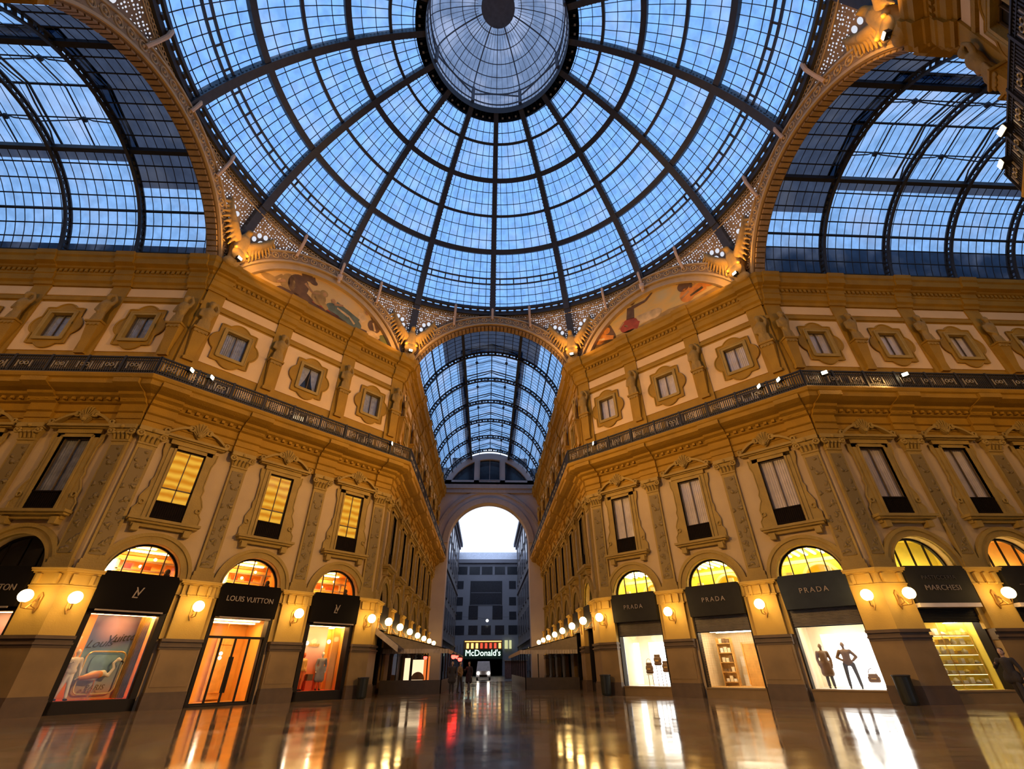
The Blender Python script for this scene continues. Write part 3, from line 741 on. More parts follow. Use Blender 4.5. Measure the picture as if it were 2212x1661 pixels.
def between(W, s):
    if W in ('DL', 'DR'):
        b = BAYN[W]
        for i in (0, 1):
            if CEN[W][i] < s < CEN[W][i+1]: return 'between %s and %s' % (b[i], b[i+1])
        return 'beside %s' % (b[0] if s < 0 else b[2])
    k = sorted(abs(x) for x in PIL[W]+PCORN[W]).index(abs(s))
    if W in ('AL', 'AR', 'FL', 'FR', 'BR'): return ('at the octagon corner of ' if k == 0 else '%s from the octagon corner on ' % ORD[k])+BLOCK[W]
    return 'on '+BLOCK[W]
LAMPS = []
for W in CEN:
    if W in ('BL',): continue
    low = W not in ('NR', 'NL', 'BR')
    for s in PIL[W]+PCORN[W]:
        if W in ('AL', 'AR') and abs(s) > 16: continue
        corner = s in PCORN[W]
        k = sorted(abs(x) for x in PIL[W]+PCORN[W]).index(abs(s))
        bt = between(W, s)
        if low:
            put(P['pilaster'], W, s, label='carved pilaster '+bt)
            if not corner:
                q = put(P['pier'], W, s, label='stone pier '+bt)
        if W in ('NL',): continue
        if W == 'NR' and not corner: continue
        put(P['herm' if k % 2 else 'herm2'], W, s+(0 if not corner else 0), z=16.75, e=.12, label='draped attic herm '+bt, group=None)
CORN = [('AL', 0, 1.15, 'DL', -H, 1.0), ('DL', H, 1.0, 'FL', 0, 1.85), ('FR', 0, 1.85, 'DR', -H, 1.0), ('DR', H, 1.0, 'AR', 0, 1.15)]
CL = ['wide stone corner pier between the left side arm and the big poster display', 'stone corner pier between the orange-red display and the far passage',
      'stone corner pier between the far passage and the handbag display', 'wide stone corner pier between the bright mannequin display and the right side arm']
for c, l in zip(CORN, CL): o = corner_pier(*c); o['label'] = l
# globe lamps
def lamp(W, s, label): put(P['lamp'], W, s, label=label); LAMPS.append((W, s))
lamp('DL', -6.85, 'lit globe lamp on the wide pier beside the big poster display')
lamp('AL', -.45, 'lit globe lamp on the outermost pier face, in front of the dark arch')
lamp('DL', -2.4, 'lit globe lamp between the big poster display and the glass entrance doors')
lamp('DL', 2.4, 'lit globe lamp between the glass entrance doors and the orange-red display')
lamp('DL', 6.85, 'lit globe lamp on the corner pier right of the orange-red display')
lamp('DR', -6.85, 'lit globe lamp on the corner pier left of the handbag display')
lamp('DR', -2.4, 'lit globe lamp between the handbag display and the shelved doorway')
lamp('DR', 2.4, 'lit globe lamp between the shelved doorway and the bright mannequin display')
lamp('DR', 6.85, 'lit globe lamp on the wide pier right of the bright mannequin display')
lamp('AR', .45, 'lit globe lamp on the wide pier, beside the pastry shop sign')
lamp('AR', 4.93, 'lit globe lamp on the pier beyond the pastry display')
lamp('AL', -4.93, 'lit globe lamp on the pier beyond the dark arch')
for sd, W, sg in (('left', 'FL', 1), ('right', 'FR', -1)):
    for i, t in enumerate([1.3]+[5.75+4.9*k for k in range(6)]):
        lamp(W, sg*t, "%s globe lamp into the far passage, on its %s wall" % (ORD[i], sd))
# balcony railings
RP = {}
for W in CEN:
    if W in ('BL',): continue
    s0, s1, m0, m1 = SPAN[W]; e = 1.45
    a, b = s0+m0*TA*e, s1+m1*TA*e
    n = 3 if W in ('DL', 'DR', 'NR', 'NL') else round((b-a)/4.9); L_ = (b-a)/n
    if W == 'BR': n = 2; a = b-2*L_
    key = round(L_, 3)
    if key not in RP: RP[key] = mk_rail(L_)
    for i in range(n):
        idx = i if W in ('DL', 'DR', 'AR', 'FL', 'NR', 'NL') else n-1-i
        where = ('above %s on %s' % (BAYN[W][i].replace('the ', 'the ', 1), BLOCK[W])) if W in BAYN else ('%s section along %s' % (ORD[idx], BLOCK[W]))
        put(RP[key], W, a+i*L_, e, 14.02, label='dark railing, '+where)
# ---------------------------------------------------------------- octagon arches, pendentives, dome, vaults
frame('OF', (0, -1), (0, R)); frame('OL', (1, 0), (-R, 0)); frame('OR', (-1, 0), (R, 0)); frame('OB', (0, 1), (0, -R))
ZC, RI, RO = 20.0, 7.1, 8.05
def aend(r): return math.asin(3.1/r)
def aarc(r, n=48, zc=ZC): a = aend(r); return arc(0, zc, r, a, PI-a, n)
def mk_oct_arch(lun):
    o = proto('stone_arch', 'arch')
    mb = MB(); mb.band(aarc(7.2), aarc(RO), -.45, .0); mb.build('archivolt', 'arch', o)
    mb = MB(); mb.band(aarc(RO-.1), aarc(RO+.02), -.56, -.4); mb.band(aarc(7.14), aarc(7.28), -.54, -.4); mb.build('moulding', 'arch_light', o)
    mb = MB(); n = 25; a0 = aend(7.66)+.04
    for i in range(n):
        t = a0+(PI-2*a0)*i/(n-1); c = (7.66*cos(t), -.47, ZC+7.66*sin(t)); mb.torus(c, .22, .05, 12, 5); mb.sphere(c, .09, 8)
        if i < n-1: t2 = t+(PI-2*a0)/(n-1)/2; mb.sphere((7.66*cos(t2), -.46, ZC+7.66*sin(t2)), .06, 6)
    mb.build('roundels', 'arch_light', o)
    if not lun:
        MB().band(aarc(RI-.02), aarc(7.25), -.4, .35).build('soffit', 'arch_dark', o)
        mb = MB(); n = 46; a0 = aend(RI)
        for i in range(n):
            t = a0+(PI-2*a0)*(i+.5)/n; c, s = cos(t), sin(t); d = .13
            p = [(r*cos(t+k*d/RI), r*sin(t+k*d/RI)+ZC) for r, k in ((6.98, -1), (7.1, -1), (7.1, 1), (6.98, 1))]
            mb.prism([(x, z) for x, z in p], -.33, .26)
        mb.build('soffit_blocks', 'arch', o)
        q = aarc(7.15, 40); top = [(x, max(z, 29.4)) for x, z in q]; top[0] = (7.3, 29.4); top[-1] = (-7.3, 29.4)
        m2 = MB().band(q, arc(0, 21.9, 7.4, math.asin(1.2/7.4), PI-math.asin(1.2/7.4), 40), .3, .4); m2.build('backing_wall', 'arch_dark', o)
    else:
        MB().band(aarc(6.72), aarc(7.2), -.28, 0).band(aarc(6.66), aarc(6.76), -.34, 0).build('inner_moulding', 'arch_light', o)
    return o
PA, PLN = mk_oct_arch(False), mk_oct_arch(True)
put(PA, 'OF', 0, label='carved stone arch over the mouth of the far passage'); put(PA, 'OL', 0, label='tall carved stone arch opening into the left side arm'); put(PA, 'OR', 0, label='tall carved stone arch opening into the right side arm')
put(PLN, 'DL', 0, label='carved arch framing the painted lunette above the black shop signs'); put(PLN, 'DR', 0, label='carved arch framing the painted lunette above the grey shop signs')
put(PLN, 'NR', 0, label='carved arch over the near right corner block, by the winged statue at the frame edge'); put(PLN, 'NL', 0, label='carved arch over the near left corner block, cut by the frame edge')

# painted lunettes
def gold_sky(name, c0, c1, c2):
    m, nt, N, L = newmat(name)
    o = N.new('ShaderNodeOutputMaterial'); b = N.new('ShaderNodeBsdfPrincipled'); L.new(b.outputs[0], o.inputs[0]); b.inputs['Roughness'].default_value = .55
    tc = N.new('ShaderNodeTexCoord'); n = N.new('ShaderNodeTexNoise'); n.inputs['Scale'].default_value = .35; n.inputs['Detail'].default_value = 5
    mp = N.new('ShaderNodeMapping'); mp.inputs['Scale'].default_value = (1, 1, 2.2); L.new(tc.outputs['Object'], mp.inputs[0]); L.new(mp.outputs[0], n.inputs[0])
    r = N.new('ShaderNodeValToRGB'); e = r.color_ramp.elements
    e[0].position = .35; e[0].color = (*c0, 1); e[1].position = .7; e[1].color = (*c2, 1); k = e.new(.52); k.color = (*c1, 1)
    L.new(n.outputs['Fac'], r.inputs[0]); L.new(r.outputs[0], b.inputs['Base Color']); return m
M['gold_sky_l'] = gold_sky('mural_gold_sky', (.62, .38, .11), (.72, .45, .13), (.66, .46, .2))
M['gold_sky_r'] = gold_sky('mural_green_gold_sky', (.50, .40, .14), (.72, .42, .08), (.55, .45, .2))
for k, c in {'fig_brown': (.16, .08, .025), 'fig_ochre': (.42, .25, .06), 'fig_teal': (.14, .17, .11), 'fig_red': (.42, .07, .02), 'fig_pale': (.72, .48, .2), 'fig_green': (.17, .18, .05), 'fig_orange': (.75, .27, .03), 'fig_skin': (.5, .26, .09)}.items():
    M[k] = pbr('mural_'+k[4:], c, .7, var=.2, scale=1.5)
def mural(W, label, sky, figs):
    o = empty('lunette_mural', wp(W, 0, 0, 0), TH[W][1], label, 'mural')
    q = [(x, -.03, z) for x, z in aarc(6.9)]; MB().add(q, [tuple(range(len(q)))]).build('painted_sky', sky, o)
    for nm, mt, shp in figs:
        mb = MB(); d = .045
        for sh in shp:
            d += .004
            if len(sh) == 4: sh = (sh[0], b+.6+(sh[1]-b)*1.15, sh[2]*1., sh[3]*1.1)
            else: sh = ([(x, z if z <= b else b+.6+(z-b)*1.15) for x, z in sh[0]],)
            if len(sh) == 4:
                cx, cz, rx, rz = sh; mb.add([(cx+rx*cos(2*PI*i/20), -d, cz+rz*sin(2*PI*i/20)) for i in range(20)], [tuple(range(20))])
            else: mb.add([(x, -d, z) for x, z in sh[0]], [tuple(range(len(sh[0])))])
        mb.build(nm, mt, o)
    return o
def limb(x0, z0, x1, z1, w0, w1):
    dx, dz = x1-x0, z1-z0; l = math.hypot(dx, dz); nx, nz = -dz/l, dx/l
    return ([(x0+nx*w0, z0+nz*w0), (x0-nx*w0, z0-nz*w0), (x1-nx*w1, z1-nz*w1), (x1+nx*w1, z1+nz*w1)],)
b = 23.15
mural('DL', 'painted lunette with seated and reclining figures on a golden sky, above the black shop signs', 'gold_sky_l', [
    ('painted_ground', 'fig_brown', [([(-4.6, b), (-3.6, b+.35), (-1.6, b+.4), (0, b+.35), (1.6, b+.25), (3.4, b+.4), (5.6, b+.25), (6.2, b)],)]),
    ('painted_bird', 'fig_ochre', [(-4.4, b+.55, .6, .25), limb(-4.1, b+.6, -3.7, b+1.2, .12, .08), limb(-4.9, b+.6, -5.6, b+.9, .15, .04)]),
    ('painted_figure', 'fig_brown', [(-2.5, b+1.1, .75, .85), (-2.1, b+2.1, .42, .38), limb(-2.3, b+1.8, -1.5, b+2.2, .2, .15), limb(-2.6, b+.8, -1.3, b+.35, .35, .2), (-1.55, b+1.9, .3, .2)]),
    ('painted_figure', 'fig_ochre', [(-3.2, b+.9, .5, .7), (-.9, b+.95, .55, .6), (-.6, b+1.5, .3, .28), limb(-.7, b+.8, -.1, b+.4, .25, .15)]),
    ('painted_drape', 'fig_teal', [(1.0, b+.75, 1.25, .55), limb(.4, b+1.1, 2.4, b+.5, .35, .5), (2.1, b+.45, .7, .4)]),
    ('painted_cloth', 'fig_red', [limb(-1.6, b+.45, .9, b+.2, .12, .18)]),
    ('painted_figure', 'fig_pale', [limb(2.3, b+.6, 2.9, b+1.5, .25, .3), (3.0, b+1.95, .28, .32), limb(2.9, b+1.4, 2.3, b+1.5, .14, .08), (3.9, b+.35, .6, .3)]),
    ('painted_plume', 'fig_brown', [(3.05, b+2.25, .34, .2), limb(3.2, b+2.2, 3.6, b+1.5, .14, .06), (3.85, b+1.05, .55, .55)]),
    ('painted_skin', 'fig_skin', [(-2.05, b+2.0, .16, .2), limb(-2.1, b+1.5, -1.4, b+1.1, .1, .07), limb(-1.4, b+1.1, -.9, b+1.3, .07, .05), (-.55, b+1.45, .14, .17), (.2, b+1.3, .17, .2), limb(.3, b+1.1, 1.0, b+1.35, .1, .07), limb(-3.4, b+.9, -3.9, b+.5, .1, .07), (3.0, b+1.85, .15, .19)]),
    ('painted_highlight', 'fig_pale', [limb(-2.9, b+1.2, -2.6, b+.5, .08, .14), limb(-1.2, b+.9, -.7, b+.5, .08, .12), limb(.6, b+.95, 1.6, b+.75, .07, .1), limb(1.6, b+.8, 2.2, b+.4, .06, .09), limb(3.7, b+1.3, 4.0, b+.7, .06, .09)]),
    ('painted_plant', 'fig_green', [(5.0, b+.45, .55, .35), limb(4.6, b+.3, 5.9, b+.2, .2, .1)])])
mural('DR', 'painted lunette with seated figures in red and gold, above the grey shop signs', 'gold_sky_r', [
    ('painted_ground', 'fig_ochre', [([(-6.3, b), (-5, b+.5), (-3.4, b+.45), (-1, b+.3), (1.4, b+.5), (3.2, b+.3), (5.6, b+.5), (6.2, b)],)]),
    ('painted_tree', 'fig_brown', [([(-6.2, b), (-5.2, b+1.9), (-4.2, b+2.6), (-3.5, b+1.5), (-3.2, b+.6), (-3.1, b)],)]),
    ('painted_figure', 'fig_orange', [(-4.6, b+.8, .6, .5), (-3.9, b+1.2, .3, .3), limb(-4.4, b+.8, -3.4, b+.4, .25, .15)]),
    ('painted_robe', 'fig_red', [(-1.9, b+.75, .8, .6), limb(-1.9, b+.9, -1.1, b+.4, .4, .3)]),
    ('painted_figure', 'fig_brown', [limb(-1.7, b+1.2, -1.5, b+2.2, .35, .3), (-1.3, b+2.6, .28, .3), limb(-1.4, b+2.1, -.2, b+2.1, .15, .1), limb(-.2, b+2.1, .5, b+2.5, .1, .06)]),
    ('painted_skin', 'fig_skin', [(-4.45, b+1.25, .15, .18), (-1.25, b+2.45, .13, .17), (2.6, b+2.2, .13, .16), (4.0, b+2.2, .15, .18), limb(-2.3, b+1.2, -2.8, b+.8, .09, .06), limb(3.2, b+1.1, 2.5, b+.8, .1, .07), limb(4.2, b+1.6, 3.6, b+1.4, .09, .06)]),
    ('painted_highlight', 'fig_pale', [limb(-2.3, b+.9, -1.7, b+.5, .06, .1), limb(3.2, b+.7, 4.2, b+.9, .08, .1), limb(4.6, b+1.4, 5.3, b+1.0, .07, .1), limb(-4.9, b+.8, -4.2, b+.6, .06, .08)]),
    ('painted_drape', 'fig_pale', [limb(-1.2, b+.8, .6, b+.7, .4, .35), (.3, b+.7, .6, .4)]),
    ('painted_figure', 'fig_orange', [(3.0, b+.9, .55, .6), limb(2.9, b+.9, 4.4, b+1.0, .4, .35), (4.9, b+1.2, .7, .55), limb(4.4, b+1.2, 4.0, b+2.3, .35, .2), limb(4.6, b+1.8, 5.4, b+2.2, .3, .12)]),
    ('painted_figure', 'fig_brown', [(2.9, b+1.7, .45, .45), (2.6, b+2.3, .25, .27), limb(2.9, b+1.9, 3.6, b+2.2, .15, .12), limb(3.6, b+2.2, 3.4, b+1.3, .12, .1)])])

# pendentives: ruled surfaces between arch backs and the dome ring
RR, ZR = 17.32, 28.45
AZ0 = {'OF': 0, 'DR': 45, 'OR': 90, 'NR': 135, 'OB': 180, 'NL': 225, 'OL': 270, 'DL': 315}
def pen_pt(az0, u, v):      # u across the plane (positive = clockwise azimuth), v 0..1 arch -> ring
    a0 = math.radians(az0); n = Vector((sin(a0), cos(a0), 0)); t = Vector((cos(a0), -sin(a0), 0))
    zb = ZC+math.sqrt(RO*RO-u*u); p0 = n*(R-.02)+t*u+Vector((0, 0, zb)); az = a0+math.atan2(u, R)
    p1 = Vector((RR*sin(az), RR*cos(az), ZR)); return p0.lerp(p1, v)
PNAME = {0: 'between the far passage arch and the right-hand mural', 45: 'between the right-hand mural and the right side arch', 90: 'beyond the right side arch, near the top corner of the hall',
         315: 'between the left-hand mural and the far passage arch', 270: 'between the left side arch and the left-hand mural', 225: 'beyond the left side arch, near the top corner of the hall', 135: 'over the near side, behind the near right corner', 180: 'over the near side, behind the near left corner'}
for az0, l in PNAME.items():
    o = empty('pierced_spandrel', (0, 0, 0), 0, 'pierced stone spandrel '+l, 'spandrel')
    for base, sgn in ((az0, 1), (az0+45, -1)):
        mb = MB(); mb.uv = []; n = 26; m_ = 10
        for i in range(n+1):
            u = sgn*(7.249*i/n)
            for j in range(m_+1):
                p = pen_pt(base, u, j/m_); mb.v.append(tuple(p)); mb.uv.append(((abs(u)-5.75)/1.0, (p.z-26.35)/1.0))
        for i in range(n):
            for j in range(m_): a = i*(m_+1)+j; mb.f.append((a, a+1, a+m_+2, a+m_+1))
        mb.build('fretwork', 'fret', o)
        mb = MB()        # scroll frieze under the ring
        for i in range(28):
            u = sgn*(7.0*(i+.5)/28); p = pen_pt(base, u, 1); q = pen_pt(base, u, .93); v_ = Vector((p.x, p.y, 0)).normalized()
            if p.z-pen_pt(base, u, 0).z < .5: continue
            c = Vector((p.x, p.y, ZR-.28))-v_*.06+v_*.0; az = math.atan2(p.x, p.y)
            t = MB().torus((0, 0, 0), .12, .035, 10, 5); t.tr(Matrix.Translation(c) @ Matrix.Rotation(-az, 4, 'Z')); mb.add(t.v, t.f)
        pts = [pen_pt(base, sgn*7.2*i/20, 1)-Vector((0, 0, .75))*min(1, (i/9)) for i in range(5, 21)]
        pts = [Vector((p.x*.992, p.y*.992, p.z)) for p in pts]; mb.tube(pts, .04, 6)
        mb.build('scroll_frieze', 'arch_light', o)

# ---- dome
CZ, RS = 21.9, 18.4
dome = empty('glass_dome', (0, 0, 28.3), 0, 'great iron and glass dome over the octagon, blue evening sky behind its panes', 'dome')
def dz(o): o.location.z -= 28.3; return o
def sp(el, az, r=RS): e, a = math.radians(el), math.radians(az); return Vector((r*cos(e)*sin(a), r*cos(e)*cos(a), CZ+r*sin(e)))
def mk_rib(low):
    mb = MB(); w = .255; n = 26
    def sec(p, az, rad):     # p centre list: inner point, radial dir
        pass
    ring = []
    for i in range(n+1):
        el = 20+(73.8-20)*i/n; e = math.radians(el); ww = w*(1-.25*i/n)
        for r in (RS-.32, RS+.35):
            for x in (-ww, ww): ring.append((x, r*cos(e), CZ+r*sin(e)))
    fs = []
    for i in range(n):
        a = 4*i
        for p, q in ((0, 1), (1, 3), (3, 2), (2, 0)): fs.append((a+p, a+q, a+4+q, a+4+p))
    mb.add(ring, fs+[(0, 1, 3, 2), (4*n, 4*n+2, 4*n+3, 4*n+1)])
    for i in range(1, 60):    # pierced studs along the web
        el = 21+52*i/60; e = math.radians(el); r = RS-.1
        for x in (-w-.01, w+.01): mb.box(x-.012, x+.012, r*cos(e)-.05, r*cos(e)+.05, CZ+r*sin(e)-.05, CZ+r*sin(e)+.05)
    if low: mb.hexa([(-w, 18.05, 24.7), (w, 18.05, 24.7), (w, 18.6, 24.7), (-w, 18.6, 24.7)], [(-w, 16.95, 28.5), (w, 16.95, 28.5), (w, 17.5, 28.5), (-w, 17.5, 28.5)])
    return mb
ribm = [mk_rib(False).build('rib', 'iron_rib', dome), mk_rib(True).build('rib', 'iron_rib', dome)]
for r in ribm: dz(r)
for k in range(16):
    low = k % 2 == 1
    o = ribm[1 if low else 0] if k < 2 else ribm[1 if low else 0].copy()
    if k >= 2: COL.objects.link(o)
    o.rotation_euler = (0, 0, -math.radians(22.5*k))
def ringpart(name, el, w, d, mat='iron_rib'):
    e = math.radians(el); n = 128; mb = MB()
    t = Vector((-sin(e), cos(e)))*w; r_ = Vector((cos(e), sin(e)))
    P4 = [r_*(RS-d)+t*-1, r_*(RS-d)+t, r_*(RS+d*.5)+t, r_*(RS+d*.5)+t*-1]
    for i in range(n):
        a = 2*PI*i/n
        for p in P4: mb.v.append((p.x*sin(a), p.x*cos(a), CZ+p.y))
    for i in range(n):
        j = (i+1) % n
        for k in range(4): mb.f.append((4*i+k, 4*i+(k+1) % 4, 4*j+(k+1) % 4, 4*j+k))
    return mb
for el, w, d in ((66.3, .1, .12), (57.5, .2, .2), (48.4, .11, .12), (38.7, .22, .24)): dz(ringpart('r', el, w, d).build('purlin_ring', 'iron_rib', dome))
mb = ringpart('r', 29.6, .06, .1); m2 = ringpart('r', 31.2, .06, .1); mb.add(m2.v, m2.f)
for k in range(16*10):
    az = k*2.25
    if k % 2: a, c = sp(29.6, az), sp(31.2, az); mb.tube([a, c], .07, 4)
dz(mb.build('purlin_ring', 'iron_rib', dome))
mb = MB(); n = 128
for r0, r1, z0, z1 in ((17.05, 17.55, 28.28, 28.74), (16.84, 17.0, 28.8, 29.08)):
    o_ = len(mb.v)
    for i in range(n):
        a = 2*PI*i/n
        for r, z in ((r0, z0), (r1, z0), (r1, z1), (r0, z1)): mb.v.append((r*sin(a), r*cos(a), z))
    for i in range(n):
        j = (i+1) % n
        for k in range(4): mb.f.append((o_+4*i+k, o_+4*i+(k+1) % 4, o_+4*j+(k+1) % 4, o_+4*j+k))
for k in range(160): a = 2*PI*k/160; t = MB().box(-.12, .12, 16.95, 17.1, 28.6, 28.9); t.tr(Matrix.Rotation(-a, 4, 'Z')); mb.add(t.v, t.f)
dz(mb.build('base_ring', 'iron_rib', dome))
# glazed sectors
EL = [22.0, 30.4, 38.7, 48.4, 57.5, 66.3, 73.8]
g = MB(); nx, ny = 4, 24
for i in range(nx+1):
    for j in range(ny+1): g.v.append(tuple(sp(EL[0]+(EL[-1]-EL[0])*j/ny, 22.5*i/nx, RS+.12)))
for i in range(nx):
    for j in range(ny): a = i*(ny+1)+j; g.f.append((a, a+1, a+ny+2, a+ny+1))
g0 = g.build('glazing', 'glass', dome, True)
mb = MB(); cols = [10, 10, 8, 8, 6, 5]
for row in range(6):
    e0, e1 = EL[row], EL[row+1]
    for c in range(1, cols[row]):
        az = 22.5*c/cols[row]; mb.tube([sp(e0+(e1-e0)*k/2, az, RS+.08) for k in range(3)], .026, 4, False)
    for h in range(1, 3 if row else 4):
        el = e0+(e1-e0)*h/(3 if row else 4); mb.tube([sp(el, 22.5*k/5, RS+.08) for k in range(6)], .03, 4, False)
m0_ = mb.build('glazing_bars', 'muntin', g0)
dz(g0)
for k in range(1, 16):
    c = g0.copy(); COL.objects.link(c); c.rotation_euler = (0, 0, -math.radians(22.5*k)); d = m0_.copy(); COL.objects.link(d); d.parent = c
# ---- lantern above the oculus
lan = empty('dome_lantern', (0, 0, 39.2), 0, 'small hazy glass lantern crowning the dome, with arched struts round it', 'lantern')
def lz(o): o.location.z -= 39.2; return o
mb = MB(); mb.lathe([(5.05, 39.1), (5.05, 39.95), (5.75, 39.75), (5.75, 39.1)], 96)
mb.f = mb.f[:-2]; lz(mb.build('oculus_ring', 'iron_rib', lan))
mb = MB()
for k in range(64):
    if k % 4: a = 2*PI*k/64; mb.box(5.45*sin(a)-.07, 5.45*sin(a)+.07, 5.45*cos(a)-.07, 5.45*cos(a)+.07, 39.07, 39.1)
lz(mb.build('ring_studs', 'rosette', lan))
M['lantern_grey'] = pbr('lantern_paint', (.16, .165, .19), .6)
for k in range(8):
    a = math.radians(22.5+45*k); x, y = 5.0*sin(a), 5.0*cos(a)
    lz(MB().tube([(x, y, 39.9), (x, y, 42.1)], .14, 8).build('post', 'lantern_grey', lan))
mb = MB()
for k in range(8):
    a0 = math.radians(22.5+45*k)
    pts = [(4.98*sin(a0+math.radians(45)*i/10), 4.98*cos(a0+math.radians(45)*i/10), 41.05+.95*sin(PI*i/10)) for i in range(11)]; mb.tube(pts, .07, 5)
for z in (40.3, 42.05): mb.torus((0, 0, z), 5.0, .06, 64, 5, 'z')
lz(mb.build('arched_struts', 'lantern_grey', lan))
mb = MB(); mb.torus((0, 0, 40.3), 5.02, .04, 64, 4, 'z')
for k in range(96): a = 2*PI*k/96; mb.tube([(5.08*sin(a), 5.08*cos(a), 39.9), (5.08*sin(a), 5.08*cos(a), 42.05)], .018, 4, False)
lz(mb.build('drum_bars', 'muntin', lan))
g = MB(); n = 48
for i in range(n):
    a, c = 2*PI*i/n, 2*PI*(i+1)/n; g.quad((5.1*sin(a), 5.1*cos(a), 39.9), (5.1*sin(c), 5.1*cos(c), 39.9), (5.1*sin(c), 5.1*cos(c), 42.3), (5.1*sin(a), 5.1*cos(a), 42.3))
lz(g.build('drum_glazing', 'glass_lantern', lan))
def lp(el, az, k=0.): e, a = math.radians(el), math.radians(az); return (5.05*cos(e)*sin(a), 5.05*cos(e)*cos(a), 42.05+(2.9+k)*sin(e))
g = MB(); n = 48
for i in range(n):
    for j in range(12): g.quad(lp(j*6.6, i*7.5, .05), lp(j*6.6, i*7.5+7.5, .05), lp(j*6.6+6.6, i*7.5+7.5, .05), lp(j*6.6+6.6, i*7.5, .05))
lz(g.build('cupola_glazing', 'glass_lantern', lan))
mb = MB()
for k in range(16): mb.tube([lp(j*8, 22.5*k) for j in range(11)], .055 if k % 2 else .03, 5, False)
for k in range(64):
    if k % 4: mb.tube([lp(j*9, 5.625*k) for j in range(9)], .016, 4, False)
for el in (14, 30, 44, 57, 69): mb.tube([lp(el, 5*i) for i in range(73)], .035, 4, False)
lz(mb.build('cupola_bars', 'lantern_grey', lan))
lz(MB().lathe([(.02, 44.4), (1.3, 44.5), (1.3, 44.8), (.02, 45.0)], 24).build('cap', 'lantern_grey', lan))
# brackets
def bracket(az, l):
    k = round(az/45); base = 45*k; u = (R-.5)*math.tan(math.radians(az-base)); zb = ZC+math.sqrt(max(0, (RO-.35)**2-u*u))
    o = empty('ring_bracket', (0, 0, 0), 0, l, 'bracket')
    a = math.radians(az); d = Vector((sin(a), cos(a), 0)); r0 = (R-.55)/cos(math.radians(az-base))
    o.location = d*r0+Vector((0, 0, zb)); top = d*16.95+Vector((0, 0, 28.95))-o.location
    pts = [Vector((0, 0, 0)), top*.35+d*-.12, top*.7+d*-.2, top+d*-.06]
    MB().tube(pts, [.1, .1, .11, .12], 8).build('curved_arm', 'bracket', o)
    if base % 90 and abs(az-base) < 1: MB().lathe([(.05, -1.0), (.14, -.85), (.09, -.7), (.2, -.5), (.2, -.2), (.12, -.1)], 12).build('corbel', 'bracket', o)
BL = {0: 'at the crown of the far passage arch', 11.25: 'just right of the crown of the far passage arch', -11.25: 'just left of the crown of the far passage arch', 33.75: 'on the inner shoulder of the right mural', 45: 'with a golden corbel, at the crown of the right mural', 56.25: 'on the outer shoulder of the right mural',
      78.75: 'low on the right side arch', 90: 'at the crown of the right side arch', 101.25: 'highest on the right side arch', -33.75: 'on the inner shoulder of the left mural', -45: 'with a golden corbel, at the crown of the left mural', -56.25: 'on the outer shoulder of the left mural', -78.75: 'low on the left side arch', -90: 'at the crown of the left side arch', -101.25: 'highest on the left side arch'}
for az, l in BL.items(): bracket(az, 'pale curved bracket '+l)

# ---- winged statues
def mk_eagle():
    o = proto('winged_statue', 'statue')
    MB().lathe([(.02, 0), (.3, .02), (.48, .04), (.52, .1), (.47, .14), (.3, .2), (.02, .24)], 28).tr(Matrix.Translation((0, -.25, .62)) @ Matrix.Rotation(PI/2, 4, 'X')).build('round_shield', 'eagle', o, True)
    blob('body', [((0, 0, .1), (0, 0, 1.2), .38, .42), ((0, 0, 1.2), (0, -.15, 2.0), .5, .42), ((0, -.15, 2.0), (0, -.35, 2.5), .3, .2), ((0, -.45, 2.62), (.2, .24, .2)), ((0, -.62, 2.6), (0, -.8, 2.5), .1, .04),
                  ((-.3, -.2, 1.2), (-.45, -.45, .9), .2, .12), ((.3, -.2, 1.2), (.45, -.45, .9), .2, .12), ((-.25, 0, 0), (.25, 0, 0), .3, .3)], 'eagle', .055, o)
    for sg in (-1, 1):
        pr = [((sg*.3, -.1, 1.7), (sg*1.0, -.25, 2.5), .32, .28), ((sg*1.0, -.25, 2.5), (sg*1.5, -.3, 3.3), .26, .18), ((sg*1.5, -.3, 3.3), (sg*1.8, -.3, 4.1), .17, .07)]
        for i in range(9):
            t = i/8; x0, z0 = .5+1.2*t, 1.9+1.9*t; pr.append(((sg*x0, -.22, z0), (sg*(x0+.3+.35*t), -.2, z0-1.05+.55*t), .16, .05))
        blob('wing', pr, 'eagle', .05, o)
    return o
PE = mk_eagle()
for az, l in ((-67.5, 'between the left side arch and the left mural'), (-22.5, 'between the left mural and the far passage arch'), (22.5, 'between the far passage arch and the right mural'),
              (67.5, 'between the right mural and the right side arch'), (112.5, 'on the near right corner, beside the overhanging cornice')):
    c = copy_tree(PE); a = math.radians(az); r = 17.85; c.location = (r*sin(a), r*cos(a), 23.1); c.rotation_euler = (0, 0, -a); c['label'] = 'winged stone statue with round shield '+l

